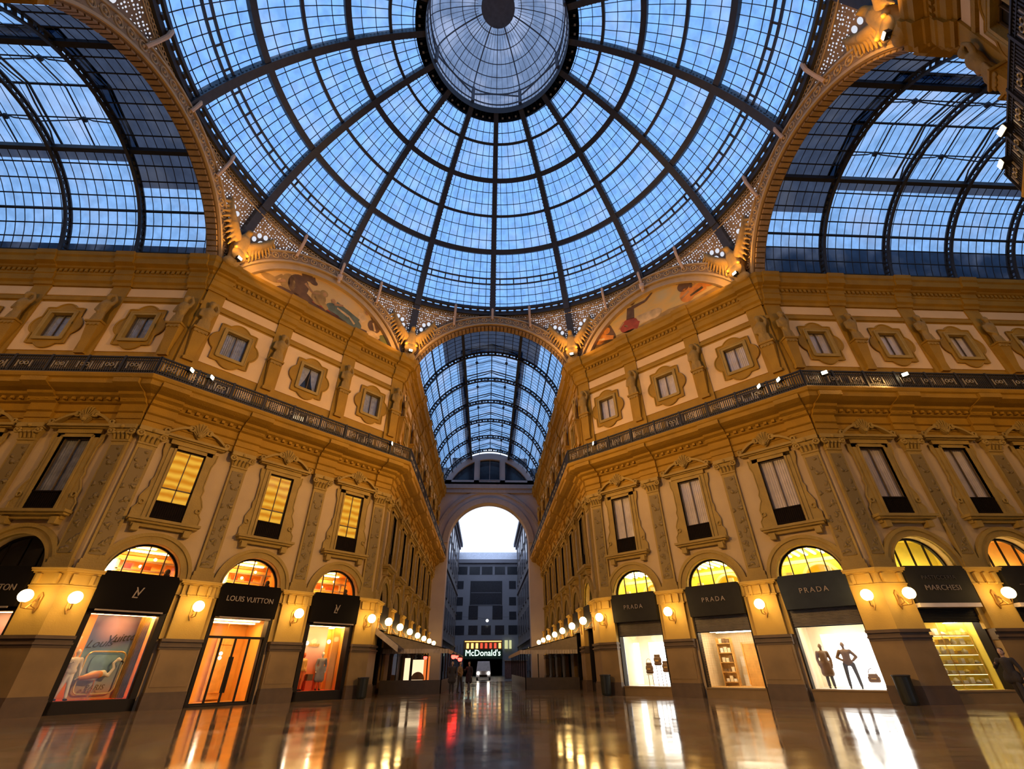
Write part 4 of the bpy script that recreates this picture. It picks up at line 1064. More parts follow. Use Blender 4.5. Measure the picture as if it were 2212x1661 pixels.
# ---- barrel vaults
VZ, VR = 21.9, 7.0
SKX = 2.8
def vault(name, loc, rz, L_, ribs, label, par):
    o = empty(name, loc, rz, label, 'vault')
    a0, a1 = 8.2, 66.8; rad = math.radians
    def vp(a, t, r=VR): return (r*cos(rad(a)), t, VZ+r*sin(rad(a)))
    # lattice ribs
    mb = MB(); A_ = [(r*cos(rad(a)), VZ+r*sin(rad(a))) for r in (6.62, 6.72) for a in [4+172*i/56 for i in range(57)]]
    mb.band(A_[:57], A_[57:], -.1, .1); B_ = [(r*cos(rad(a)), VZ+r*sin(rad(a))) for r in (6.98, 7.08) for a in [4+172*i/56 for i in range(57)]]; mb.band(B_[:57], B_[57:], -.1, .1)
    for i in range(0, 57):
        a = 4+172*i/56; w = .9 if i % 2 else .35
        mb.prism([(r*cos(rad(a+k)), VZ+r*sin(rad(a+k))) for r, k in ((6.7, -w), (7.0, -w), (7.0, w), (6.7, w))], -.03, .03)
    for sg in (-1, 1):      # foot bracket, rafter and curved brace up to the skylight ridge
        mb.prism([(sg*6.9, 22.5), (sg*6.5, 22.5), (sg*6.6, 23.4), (sg*6.95, 23.4)], -.14, .14)
        mb.tube([(sg*3.1, 0, 29.0), (0, 0, 29.95)], .07, 5); mb.tube([(sg*2.9, 0, 28.4), (sg*2.2, 0, 28.95), (sg*.8, 0, 29.4), (0, 0, 29.75)], .05, 5)
    r0 = mb.build('rib', 'iron', o); r0.location = (0, ribs[0], 0)
    for t in ribs[1:]: c = r0.copy(); COL.objects.link(c); c.location = (0, t, 0)
    # longitudinal beams
    for sg in (-1, 1):
        x, z = sg*SKX, 28.32; mb = MB().box(x-.13, x+.13, 0.95, L_, z-.22, z+.12); mb.build('skylight_beam', 'iron', o)
        mb = MB(); p = vp(37.5, 0, 6.98); mb.box(sg*p[0]-.06, sg*p[0]+.06, .95, L_, p[2]-.06, p[2]+.06); mb.build('purlin', 'iron', o)
        mb = MB()
        for k in range(8):
            if k == 4: continue
            a = a0+(a1-a0)*k/8; p = vp(a, 0, 7.04); mb.box(sg*p[0]-.03, sg*p[0]+.03, .95, L_, p[2]-.03, p[2]+.03)
        mb.build('thin_purlins', 'muntin', o)
    # glazing bay by bay
    ed = [.42]+list(ribs)+([L_] if L_-ribs[-1] > .5 else [])
    for i, (t0, t1) in enumerate(zip(ed, ed[1:])):
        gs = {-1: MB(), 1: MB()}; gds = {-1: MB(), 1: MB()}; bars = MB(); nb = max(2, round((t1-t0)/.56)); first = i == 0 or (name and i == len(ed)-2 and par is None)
        amax = 90 if i == 0 else a1
        for sg in (-1, 1):
            n = 10; g, gd = gs[sg], gds[sg]
            for k in range(n):
                a, b_ = a0+(amax-a0)*k/n, a0+(amax-a0)*(k+1)/n; p, q = vp(a, 0, 7.12), vp(b_, 0, 7.12)
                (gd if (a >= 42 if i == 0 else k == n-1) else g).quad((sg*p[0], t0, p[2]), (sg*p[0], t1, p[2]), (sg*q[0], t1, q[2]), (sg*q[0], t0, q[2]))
            for j in range(1, nb):
                t = t0+(t1-t0)*j/nb; bars.tube([(sg*vp(a0+(amax-a0)*k/10, 0, 7.08)[0], t, vp(a0+(amax-a0)*k/10, 0, 7.08)[2]) for k in range(11)], .022, 4, False)
            if i == 0:
                for a in (73, 80, 87): p = vp(a, 0, 7.05); bars.box(sg*p[0]-.03, sg*p[0]+.03, t0, t1, p[2]-.03, p[2]+.03)
            else:
                for k, (xa, za, xb, zb) in enumerate(((3.1, 28.4, 3.1, 29.0), (3.25, 28.98, 0, 29.98))):
                    g.quad((sg*xa, t0, za), (sg*xa, t1, za), (sg*xb, t1, zb), (sg*xb, t0, zb))
                for j in range(1, nb+1):
                    t = t0+(t1-t0)*j/nb; bars.tube([(sg*3.1, t, 28.4), (sg*3.1, t, 29.0), (0, t, 29.95)], .022, 4, False)
                bars.box(sg*1.6-.03, sg*1.6+.03, t0, t1, 29.42, 29.48); bars.box(sg*3.1-.05, sg*3.1+.05, t0, t1, 28.95, 29.05)
        if i:
            bars.box(-.05, .05, t0, t1, 29.88, 29.98); tm = (t0+t1)/2
            for sg in (-1, 1):       # star-shaped stiffeners at mid bay
                bars.tube([(sg*3.0, tm, 28.6), (sg*1.5, tm, 29.15), (0, tm, 29.6)], .045, 5)
                bars.tube([(sg*1.6, t0, 28.95), (sg*1.6, tm-.5, 29.2), (sg*1.6, tm, 29.45), (sg*1.6, tm+.5, 29.2), (sg*1.6, t1, 28.95)], .04, 5)
                bars.sphere((sg*1.6, tm, 29.3), .17, 8)
        for sg in (-1, 1):
            gds[sg].build('dark_glazing', 'glass_dark', o); gg = gs[sg].build('glazing', 'glass_vault', o)
        bars.build('glazing_bars', 'muntin', gg)
    if par:
        for sg, zt in ((-1, par[0]), (1, par[1])):
            if zt: MB().box(sg*8.3-.15, sg*8.3+.15, .5, L_, 22.6, zt).build('outer_parapet', 'parapet', o)
    return o
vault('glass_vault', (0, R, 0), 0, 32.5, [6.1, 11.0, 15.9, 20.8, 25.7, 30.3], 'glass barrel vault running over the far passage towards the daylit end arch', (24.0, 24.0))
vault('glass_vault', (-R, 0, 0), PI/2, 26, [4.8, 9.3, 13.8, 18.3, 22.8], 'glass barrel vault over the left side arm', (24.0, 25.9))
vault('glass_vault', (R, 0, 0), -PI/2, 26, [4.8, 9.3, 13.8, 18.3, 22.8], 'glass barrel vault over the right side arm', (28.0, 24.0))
# ---------------------------------------------------------------- shop fronts
def box5(mb_dict, x, y0, y1, z0, z1): pass
def room(o, x, y0, y1, z0, z1, wall_, floor_, ceil_, lamps, lampmat):
    MB().quad((-x, y1, z0), (x, y1, z0), (x, y1, z1), (-x, y1, z1)).quad((-x, y0, z0), (-x, y1, z0), (-x, y1, z1), (-x, y0, z1)).quad((x, y0, z0), (x, y0, z1), (x, y1, z1), (x, y1, z0)).build('room_wall', wall_, o)
    MB().box(-1.6, 1.6, .1, .52, 3.62 if z1 > 3.3 else 3.05, 4.98).build('lintel', 'frame_dark', o)
    MB().box(-x, x, y0, y1, z0-.05, z0).build('display_floor', floor_, o); MB().box(-x, x, y0, y1, z1, z1+.05).build('room_ceiling', ceil_, o)
    mb = MB()
    for a, b, c, d in lamps: mb.box(a, b, c, d, z1-.05, z1-.02)
    mb.build('ceiling_lamp', lampmat, o)
def signbox(W, s, kind, label):
    mt = {'black': 'sign_black', 'grey': 'sign_grey', 'charcoal': 'sign_greyb', 'marble': 'sign_greyb'}[kind]
    o = empty('shop_sign', wp(W, s), TH[W][1], label, 'sign')
    MB().prism([(-1.42, 3.62), (1.42, 3.62), (1.47, 4.9), (1.36, 5.12), (-1.36, 5.12), (-1.47, 4.9)], -.42, -.02).build('sign_box', mt, o)
    if kind == 'black': MB().box(-1.22, 1.22, -.47, -.42, 3.56, 3.62).build('drip_strip', 'letter', o)
    elif kind == 'marble':
        MB().box(-1.4, 1.4, -.43, -.02, 3.44, 3.6).build('drip_strip', 'curtain', o)
    return o
def letters(o, body, size, z, mat='letter', sx=1., space=1., x=0, shear=0, name='lettering'):
    return text(name, body, size, mat, o, (x, -.44, z), (PI/2, 0, 0), .012, shear, space, sx)
def monogram(o):
    g = empty('monogram'); COL.objects.unlink(g)
    text('monogram_letter', 'L', .5, 'letter', o, (-.05, -.44, 4.27), (PI/2, 0, 0), .012, .25); text('monogram_letter', 'V', .5, 'letter', o, (.06, -.445, 4.36), (PI/2, 0, 0), .012)
    bpy.data.objects.remove(g)
s = signbox('DL', -4.8, 'black', 'black shop sign with pale two-letter monogram, over the big poster display'); monogram(s)
s = signbox('DL', 0, 'black', 'black shop sign with pale capital lettering, over the glass entrance doors'); letters(s, 'LOUIS VUITTON', .34, 4.42, sx=.92)
s = signbox('DL', 4.8, 'black', 'black shop sign with pale two-letter monogram, over the orange-red display'); monogram(s)
s = signbox('AL', -2.64, 'black', 'black shop sign cut by the frame edge, under the dark arch'); letters(s, 'LOUIS VUITTON', .34, 4.3, sx=.92)
for c, l, k in ((-4.8, 'handbag display', 'charcoal'), (0, 'shelved doorway', 'charcoal'), (4.8, 'bright mannequin display', 'grey')):
    s = signbox('DR', c, k, 'dark grey shop sign with thin pale capitals, over the %s' % l); letters(s, 'PRADA', .32, 4.38, 'letter', 1.0, 1.35)
s = signbox('AR', 2.64, 'marble', 'dark pastry shop sign with two rows of dim lettering'); letters(s, 'PASTICCERIA', .24, 4.62, 'shutter', 1., 1.15); letters(s, 'MARCHESI', .30, 4.2, 'letter', 1.1, 1.1)
s = signbox('AR', 7.22, 'marble', 'dark shop sign at the frame edge, beyond the pastry shop')
MB().box(-.9, 1.3, -.45, -.42, 4.3, 4.36).build('pale_bar', 'shutter', s)

def frontframe(o, kind):
    if kind == 'black':
        mb = MB(); mb.box(-1.45, -1.22, -.1, .45, 0, 3.64).box(1.22, 1.45, -.1, .45, 0, 3.64).box(-1.45, 1.45, -.1, .45, 0, .42).box(-1.45, 1.45, -.05, .4, 3.5, 3.64); mb.build('frame', 'frame_dark', o)
        MB().quad((-1.22, .1, .42), (1.22, .1, .42), (1.22, .1, 3.5), (-1.22, .1, 3.5)).build('pane', 'shopglass', o)
    elif kind == 'door':
        mb = MB(); mb.box(-1.45, -1.3, -.1, .45, 0, 3.64).box(1.3, 1.45, -.1, .45, 0, 3.64).box(-1.45, 1.45, -.1, .3, 0, .07).box(-1.3, 1.3, 0, .2, 2.72, 2.82); mb.build('frame', 'frame_dark', o)
        MB().quad((-1.3, .1, 2.82), (1.3, .1, 2.82), (1.3, .1, 3.6), (-1.3, .1, 3.6)).build('pane', 'shopglass', o)
        for i in range(4):
            x = -1.3+.65*i; d = MB().box(x, x+.045, .06, .12, .07, 2.72).box(x+.605, x+.65, .06, .12, .07, 2.72).box(x, x+.65, .06, .12, .07, .14).build('door', 'frame_dark', o)
            MB().quad((x+.04, .09, .1), (x+.61, .09, .1), (x+.61, .09, 2.72), (x+.04, .09, 2.72)).build('pane', 'shopglass', d)
            if i in (1, 2): xx = x+.56 if i == 1 else x+.06; MB().box(xx-.02, xx+.05, -.0, .04, .5, 1.95).build('handle', 'frame_dark', d)
    else:
        mb = MB(); mb.box(-1.45, -1.38, -.02, .4, 0, 3.64).box(1.38, 1.45, -.02, .4, 0, 3.64); mb.build('frame', 'frame_dark', o)
        MB().box(-1.45, 1.45, -.12, .45, 0, .42).box(-1.45, 1.45, -.16, .45, .38, .44).build('stall_riser', 'dado', o)
        top = 2.92
        mb = MB(); n = 12
        for i in range(n): z = top+(3.64-top)*i/n; mb.box(-1.4, 1.4, -.02+.01*(i % 2), .1, z, z+(3.64-top)/n*.8)
        mb.box(-1.4, 1.4, .1, .14, top-.04, 3.64); mb.build('roller_shutter', 'shutter' if kind != 'pastry' else 'sign_greyb', o)
        MB().quad((-1.38, .2, .44), (1.38, .2, .44), (1.38, .2, top), (-1.38, .2, top)).build('pane', 'shopglass', o)
def shopfront(W, s, kind, label, rm):
    o = empty('shopfront', wp(W, s), TH[W][1], label, 'shop window'); frontframe(o, kind); room(o, *rm); return o
# 1 big poster display
o = shopfront('DL', -4.8, 'black', 'tall black-framed display window with a violet-blue poster and flamingos', (1.42, .46, 2.3, .42, 3.55, 'shop_orange', 'shop_red', 'shop_cream', [(-1.2, 1.2, .55, .62), (-1.35, -1.2, .6, 2.1), (1.1, 1.35, .6, 2.1)], 'ceil_lamp'))
def poster_mat(name, stops, center=None):
    m, nt, N, L = newmat(name)
    o_ = N.new('ShaderNodeOutputMaterial'); b_ = N.new('ShaderNodeBsdfPrincipled'); L.new(b_.outputs[0], o_.inputs[0]); b_.inputs['Roughness'].default_value = .5
    tc = N.new('ShaderNodeTexCoord'); sp_ = N.new('ShaderNodeSeparateXYZ'); L.new(tc.outputs['Object'], sp_.inputs[0])
    mr = N.new('ShaderNodeMapRange'); mr.inputs[1].default_value = .4; mr.inputs[2].default_value = 3.6; L.new(sp_.outputs[2], mr.inputs[0])
    r = N.new('ShaderNodeValToRGB'); r.color_ramp.elements[0].position = stops[0][0]; r.color_ramp.elements[0].color = (*stops[0][1], 1)
    r.color_ramp.elements[1].position = stops[-1][0]; r.color_ramp.elements[1].color = (*stops[-1][1], 1)
    for p, c in stops[1:-1]: e = r.color_ramp.elements.new(p); e.color = (*c, 1)
    L.new(mr.outputs[0], r.inputs[0]); src = r.outputs[0]
    if center:
        vd = N.new('ShaderNodeVectorMath'); vd.operation = 'DISTANCE'; vd.inputs[1].default_value = center; L.new(tc.outputs['Object'], vd.inputs[0])
        m2 = N.new('ShaderNodeMapRange'); m2.inputs[1].default_value = .15; m2.inputs[2].default_value = .75; m2.inputs[3].default_value = 1; m2.inputs[4].default_value = 0; L.new(vd.outputs['Value'], m2.inputs[0])
        mx = N.new('ShaderNodeMix'); mx.data_type = 'RGBA'; mx.inputs[7].default_value = (.42, .25, .36, 1); L.new(m2.outputs[0], mx.inputs[0]); L.new(src, mx.inputs[6]); src = mx.outputs[2]
    L.new(src, b_.inputs['Base Color']); return m
M['poster_blue'] = poster_mat('poster_print', [(0, (.7, .3, .05)), (.2, (.45, .5, .5)), (.5, (.18, .35, .5)), (.68, (.10, .13, .36)), (.85, (.07, .05, .13)), (1, (.05, .03, .07))], (0, 1.0, 2.95))
M['poster_pink'] = poster_mat('poster_gradient', [(0, (.85, .08, .01)), (.25, (.85, .2, .05)), (.5, (.8, .4, .34)), (.68, (.62, .5, .4)), (.85, (.32, .33, .3)), (1, (.22, .23, .22))])
p_ = empty('poster', wp('DL', -4.75), TH['DL'][1], 'tall violet-blue poster with scrawled lettering inside the big poster display', 'poster')
MB().box(-.85, .78, 1.0, 1.03, .43, 3.54).build('print', 'poster_blue', p_)
text('scrawled_lettering', 'Louis', .42, 'cloth_dark', p_, (-.42, .97, 2.42), (PI/2, -.12, 0), .01, .5); text('scrawled_lettering', 'Vuitton', .42, 'cloth_dark', p_, (.38, .97, 2.66), (PI/2, -.15, 0), .01, .4, 1, .95)
text('scrawled_lettering', 'PARIS', .26, 'cloth_brown', p_, (-.05, .6, .84), (PI/2, 0, 0), .01, .2)
g = empty('gilt_frame', wp('DL', -4.7), TH['DL'][1], 'rounded gilt mirror frame standing in the big poster display', 'frame')
def rr(x0, x1, z0, z1, r, n=6):
    pts = []
    for cx, cz, a in ((x1-r, z1-r, 0), (x0+r, z1-r, PI/2), (x0+r, z0+r, PI), (x1-r, z0+r, 1.5*PI)): pts += arc(cx, cz, r, a, a+PI/2, n)
    return pts+[pts[0]]
MB().tube([(x, .8, z) for x, z in rr(-.72, .62, .62, 2.12, .22)], .03, 6, False).build('rim', 'gold', g)
MB().prism(rr(-.5, .4, 1.3, 2.0, .2)[:-1], .9, .92).build('pale_panel', 'blue_panel', g)
def flamingo(loc, flip, label):
    f = empty('flamingo_figure', wp('DL', loc[0], -loc[1], .42), TH['DL'][1]+(PI if flip else 0), label, 'ornament')
    blob('body', [((-.5, 0, .62), (-.1, 0, .72), .04, .17), ((-.1, 0, .72), (.12, 0, .8), .17, .1), ((.12, 0, .8), (.28, 0, .72), .07, .055), ((.28, 0, .72), (.36, 0, .95), .055, .045), ((.36, 0, .95), (.3, 0, 1.12), .045, .04), ((.3, 0, 1.12), (.4, 0, 1.24), .04, .045), ((.4, 0, 1.24), (.47, 0, 1.2), .06, .04)], 'flamingo_w', .022, f)
    blob('wing', [((-.42, -.1, .66), (0, -.12, .76), .06, .12), ((-.42, .1, .66), (0, .12, .76), .06, .12)], 'flamingo_o', .022, f)
    f.scale = (1.3, 1.3, 1.15)
    MB().tube([(.47, 0, 1.2), (.56, 0, 1.14), (.56, 0, 1.06)], [.03, .022, .01], 8).build('beak', 'cloth_dark', f)
    for y in (-.05, .05): MB().tube([(-.02, y, .6), (0, y, .32), (-.04, y, .02), (.06, y, .01)], .012, 6).build('leg', 'flamingo_o', f)
flamingo((-4.85, .62), False, 'white and orange flamingo figure before the gilt frame in the big poster display')
# ---- figures
def figure(o, skin_, top, low, pose=0, coat=0, hands=False, hairmat=None, voxel=.022, s=1.0):
    ar = {0: (((-.2, 0, 1.42), (-.27, .02, 1.14), (-.25, -.06, .88)), ((.2, 0, 1.42), (.27, .02, 1.14), (.25, -.06, .88))),
          1: (((-.2, 0, 1.42), (-.36, .0, 1.18), (-.16, -.12, 1.06)), ((.2, 0, 1.42), (.38, 0, 1.2), (.2, -.1, 1.04))),
          2: (((-.2, 0, 1.42), (-.34, -.04, 1.2), (-.22, -.3, 1.3)), ((.2, 0, 1.42), (.3, 0, 1.15), (.3, -.1, .9)))}[pose]
    lg = {0: ((-.1, 0), (.1, 0)), 1: ((-.2, .05), (.22, -.08)), 2: ((-.08, .22), (.1, -.2))}[pose]
    sk = [((0, .01, 1.45), (0, 0, 1.56), .055, .052), ((0, -.01, 1.67), (.078, .098, .115)), ((0, -.05, 1.62), (.055, .06, .06)), ((0, -.108, 1.655), (0, -.118, 1.64), .012, .014), ((-.08, 0, 1.66), (.012, .02, .03)), ((.08, 0, 1.66), (.012, .02, .03)), ((0, .01, 1.3), (0, .01, 1.45), .1, .07)]
    for a in ar:
        sk += [(a[0], a[1], .05, .042), (a[1], a[2], .042, .028)]
        d = (Vector(a[2])-Vector(a[1])).normalized(); h = Vector(a[2])+d*.06; sk.append((tuple(h), (.03, .03, .04)))
        if hands:
            sx_ = 1 if a[0][0] > 0 else -1; side = Vector((0, -1, 0))
            for k, (off, ln) in enumerate(((-.027, .075), (-.009, .088), (.009, .082), (.027, .065))):
                b0 = h+side*off+d*.02; b1 = b0+d*ln*.55; b2 = b1+d*ln*.4+Vector((-sx_*.018, 0, 0)); sk += [(tuple(b0), tuple(b1), .0095, .009), (tuple(b1), tuple(b2), .009, .0075)]
            t0 = h+side*.03-d*.01; t1 = t0+side*.02+d*.03; sk += [(tuple(t0), tuple(t1), .011, .009)]
    sk.append(((0, .01, 1.0), (0, .01, 1.3), .11, .1))
    for (fx, fy) in lg: sk += [((fx*.6, 0, .9), (fx*.9, fy*.4-.01, .48), .07, .05), ((fx*.9, fy*.4-.01, .48), (fx, fy, .1), .05, .036)]
    blob('body', sk, skin_, voxel, o)
    tp = [((-.15, 0, 1.4), (.15, 0, 1.4), .085, .085), ((0, 0, 1.0), (0, 0, 1.35), .15, .165), ((-.06, 0, 1.0), (.06, 0, 1.0), .14, .14)]
    for a in ar: tp += [(a[0], a[1], .075, .06), (a[1], tuple(Vector(a[1]).lerp(Vector(a[2]), .93)), .06, .045)]
    if coat: tp += [((-.09, .0, .98), (-.12, -.01, 1.0-coat), .14, .15), ((.09, .0, .98), (.12, -.01, 1.0-coat), .14, .15), ((0, 0, .98), (0, 0, 1.0-coat), .14, .15)]
    blob('top', tp, top, voxel, o)
    tr = [((-.07, 0, .97), (.07, 0, .97), .12, .12)]
    for (fx, fy) in lg: tr += [((fx*.7, 0, .92), (fx*.9, fy*.4-.01, .48), .095, .072), ((fx*.9, fy*.4-.01, .48), (fx, fy, .12), .072, .06)]
    blob('trousers', tr, low, voxel, o)
    for (fx, fy) in lg: blob('shoe', [((fx, fy+.04, .045), (fx, fy-.16, .035), .045, .036)], 'cloth_dark', voxel, o)
    if hairmat: blob('hair', [((0, .02, 1.715), (.087, .1, .085)), ((0, .06, 1.65), (.08, .06, .09))], hairmat, voxel, o)
    o.scale = (s, s, s)
def mannequin(W, s_, d, z, rz, label, *a, **k):
    o = empty('mannequin', wp(W, s_, -d, z), TH[W][1]+rz, label, 'mannequin'); figure(o, *a, **k); return o
mannequin('DL', -5.75, .75, .42, .3, 'white mannequin at the edge of the big poster display, one arm raised', 'skin_white', 'skin_white', 'shop_white', pose=2)
def drape(W, s_, d, w, mt, label):
    o_ = empty('drape', wp(W, s_, -d, .43), TH[W][1], label, 'curtain'); q = MB(); n = 14
    for i in range(n):
        x0, x1 = -w+2*w*i/n, -w+2*w*(i+1)/n; q.hexa([(x0, .06*(i % 2), 0), (x1, .06*((i+1) % 2), 0), (x1, .1, 0), (x0, .1, 0)], [(x0, .06*(i % 2), 3.05), (x1, .06*((i+1) % 2), 3.05), (x1, .1, 3.05), (x0, .1, 3.05)])
    q.build('pleats', mt, o_); MB().tube([(-w, .03, 3.07), (w, .03, 3.07)], .02, 6).build('rail', 'gold', o_)
def boxstack(W, s_, d, spec, label):
    for i, (x, z, w, h, mt, l) in enumerate(spec):
        o_ = empty('gift_box', wp(W, s_+x, -d, .43+z), TH[W][1], label % l, 'box'); MB().box(-w, w, 0, .25, 0, h*.8).build('carton', mt, o_); MB().box(-w-.01, w+.01, -.01, .26, h*.8, h).build('lid', mt, o_)
drape('DL', -3.82, .8, .2, 'gold', 'golden pleated drape down the passage side of the big poster display')
drape('DL', 5.85, .85, .22, 'shop_orange', 'orange pleated drape beside the grey-coated mannequin')
boxstack('DL', -5.95, 1.1, [(0, 0, .16, .5, 'shop_cream', 'lowest'), (.03, .5, .14, .45, 'shop_white', 'second'), (0, .95, .16, .5, 'shop_cream', 'third'), (.02, 1.45, .13, .4, 'gold', 'fourth'), (0, 1.85, .15, .4, 'shop_cream', 'topmost')], 'pale box behind the white mannequin, %s of its stack')
boxstack('DL', 4.6, .75, [(0, 0, .2, .45, 'shop_red', 'lower'), (0, .45, .15, .3, 'cloth_brown', 'upper')], 'box between the two mannequins of the orange-red display, %s of two')
boxstack('DR', -.25, 2.9, [(0, .01, .22, .5, 'shop_white', 'lowest'), (0, .51, .2, .4, 'shop_cream', 'second'), (0, .91, .2, .45, 'shop_white', 'topmost')], 'pale box in the middle of the shelved doorway, %s of its stack')
# 2 entrance doors
o = shopfront('DL', 0, 'door', 'four glass entrance doors in dark frames under a plain transom', (1.9, .46, 4.2, .02, 3.6, 'shop_orange', 'wood_warm', 'shop_cream', [(-1.6, 1.2, .8, 1.0), (-1.0, 1.6, 2.4, 2.6)], 'ceil_lamp'))
c = empty('wall_cabinet', wp('DL', -1.3, -3.3), TH['DL'][1], 'cream backlit wall cabinet seen through the leftmost entrance door', 'cabinet')
MB().box(-.4, .4, 0, .4, 0, 2.7).build('case', 'shop_cream', c); MB().box(-.34, .34, -.03, 0, 1.2, 1.75).box(-.34, .34, -.03, 0, 1.9, 2.5).build('backlit_panel', 'lit_cream', c)
for z in (.3, .5, .7): MB().box(-.36, .36, -.05, 0, z, z+.09).build('drawer', 'wood_warm', c)
c = empty('door_panel', wp('DL', .85, -3.8), TH['DL'][1], 'tall timber panel with a raised border at the back of the entrance hall', 'panel')
MB().box(-.45, .45, 0, .1, .1, 2.9).build('board', 'wood_warm', c); MB().tube([(x, -.02, z) for x, z in ((-.35, .4), (.35, .4), (.35, 2.6), (-.35, 2.6), (-.35, .4))], .03, 4).build('border', 'shop_orange', c)
c = empty('pendant_light', wp('DL', .35, -2.6), TH['DL'][1], 'pair of small bright globes hanging inside the entrance doors', 'lamp')
MB().sphere((0, 0, 2.15), .08, 12).sphere((0, 0, 1.95), .08, 12).build('globe', 'ceil_white', c); MB().tube([(0, 0, 2.1), (0, 0, 3.6)], .01, 6).build('cord', 'brass', c)
# 3 orange-red display
o = shopfront('DL', 4.8, 'black', 'black-framed display window with an orange-red gradient backdrop', (1.42, .46, 2.3, .42, 3.55, 'shop_orange', 'shop_red', 'shop_cream', [(-1.2, 1.2, .55, .7), (1.05, 1.3, .6, 2.1)], 'ceil_lamp'))
p_ = empty('backdrop_panel', wp('DL', 4.6), TH['DL'][1], 'grey to pink to orange backdrop panel inside the orange-red display', 'panel'); MB().box(-1.15, .75, 1.1, 1.13, .43, 3.54).build('print', 'poster_pink', p_)
text('faint_lettering', 'Vuitton', .3, 'shop_orange', p_, (-.1, 1.07, 2.6), (PI/2, 0, 0), .01, .3)
mannequin('DL', 5.15, .8, .42, -.2, 'mannequin in a long grey coat in the orange-red display', 'skin_white', 'cloth_grey', 'cloth_red', coat=.5, s=1.02)
mannequin('DL', 4.1, .9, .42, .3, 'mannequin dressed in orange and red, beside the grey-coated one', 'cloth_red', 'shop_orange', 'cloth_red', s=1.0)
for i, (x, z, l) in enumerate(((4.0, 2.65, 'above the orange-dressed mannequin'), (5.3, 2.75, 'above the grey-coated mannequin'))):
    t_ = empty('display_globe', wp('DL', x, -.7, z), 0, 'small lit globe high in the orange-red display, '+l, 'lamp'); MB().sphere((0, 0, 0), .1, 12).build('globe', 'ceil_white', t_)
# left arm display
o = shopfront('AL', -2.64, 'black', 'black-framed display at the outer frame edge, with an orange-red figure', (1.42, .46, 2.3, .42, 3.55, 'shop_orange', 'shop_red', 'shop_cream', [(-1.2, 1.2, .55, .7)], 'ceil_lamp'))
p_ = empty('backdrop_panel', wp('AL', -2.6), TH['AL'][1], 'dusky violet backdrop in the display at the outer frame edge', 'panel'); MB().box(-1.2, 1.2, 1.1, 1.13, .43, 3.54).build('print', 'poster_blue', p_)
mannequin('AL', -1.8, .8, .7, 0, 'orange-red mannequin in the display at the outer frame edge', 'cloth_red', 'cloth_red', 'shop_orange', pose=1, s=1.05)
# right block 1: handbags
def prada_room(extra=()): return (1.4, .46, 2.2, .44, 3.0, 'shop_cream', 'shop_white', 'shop_cream', [(-1.2, 1.2, .55, .7)]+list(extra), 'ceil_white')
o = shopfront('DR', -4.8, 'grey', 'display window with handbags before a glaring white panel', prada_room())
o['label'] = 'grey-shuttered display window holding three bags against glaring white light'
p_ = empty('light_panel', wp('DR', -4.8), TH['DR'][1], 'glaring white light panel behind the three bags', 'panel'); MB().box(-.35, 1.3, 1.5, 1.55, .5, 2.6).build('diffuser', 'lightbox', p_); MB().box(-1.36, -1.02, 1.5, 1.55, .5, 2.6).build('diffuser', 'lightbox', p_)
def bag(W, x, d, z, label, w=.25, h=.42, stand=True):
    b_ = empty('handbag', wp(W, x, -d, z), TH[W][1], label, 'bag')
    blob('bag_body', [((-w*.6, 0, .02), (w*.6, 0, .02), .09, .09), ((-w*.5, 0, h), (w*.5, 0, h), .07, .07), ((0, 0, h*.5), (w, .1, h*.55))], 'leather', .02, b_)
    MB().tube([(w*.6*cos(PI*i/10), 0, h+.03+.22*sin(PI*i/10)) for i in range(11)], .013, 6).build('handle', 'leather', b_)
    MB().box(-w*.4, w*.4, -.11, -.095, h*.3, h*.5).build('plaque', 'gold', b_)
def stand(W, x, d, h, label):
    b_ = empty('display_stand', wp(W, x, -d, .44), TH[W][1], label, 'stand'); MB().box(-.18, .18, -.12, .12, h-.03, h).build('shelf', 'leather', b_)
    for sx_ in (-.13, .13): MB().tube([(sx_, 0, 0), (sx_, 0, h-.03)], .018, 6).build('leg', 'leather', b_)
for x, h, l in ((-5.0, .55, 'leftmost'), (-4.42, .95, 'middle, tallest'), (-3.95, .62, 'rightmost')):
    stand('DR', x, .9, h, 'thin-legged stand carrying the %s bag in the handbag display' % l); bag('DR', x, .9, .44+h+.09, 'brown leather handbag on the %s stand of the handbag display' % l)
# 2 shelved doorway
o = shopfront('DR', 0, 'grey', 'warm lit doorway behind a grilled shutter, shelves of goods inside', (1.7, .46, 3.4, .44, 3.0, 'shop_cream', 'wood_warm', 'shop_cream', [(-1.2, 1.2, .55, .75), (-1.3, 1.3, 1.5, 1.65), (-1.3, 1.3, 2.4, 2.5)], 'ceil_white'))
for nm, x0, x1, y in (('left', -1.35, -.55, 2.2), ('right', .85, 1.4, 2.0)):
    c = empty('shelf_unit', wp('DR', (x0+x1)/2, -y), TH['DR'][1], 'tall open shelf unit at the %s side inside the shelved doorway' % nm, 'shelf'); w = (x1-x0)/2
    MB().box(-w, w, .3, .33, .44, 2.7).box(-w, -w+.04, 0, .3, .44, 2.7).box(w-.04, w, 0, .3, .44, 2.7).build('case', 'wood_warm', c)
    for i in range(5): MB().box(-w, w, 0, .3, .6+.45*i, .64+.45*i).build('shelf_board', 'wood_warm', c)
    for i in range(5):
        for k in range(3):
            if random.random() < .8:
                hh = random.uniform(.12, .3); b_ = empty('boxed_item', wp('DR', (x0+x1)/2+(-w+.14+k*(2*w-.2)/3), -y-.05, .64+.45*i), TH['DR'][1], 'small pale box on the %s shelf unit in the shelved doorway' % nm, 'box', 'boxed goods on the %s shelf unit' % nm)
                MB().box(0, .16, 0, .16, 0, hh).build('carton', random.choice(['pack_w', 'leather', 'shop_white']), b_)
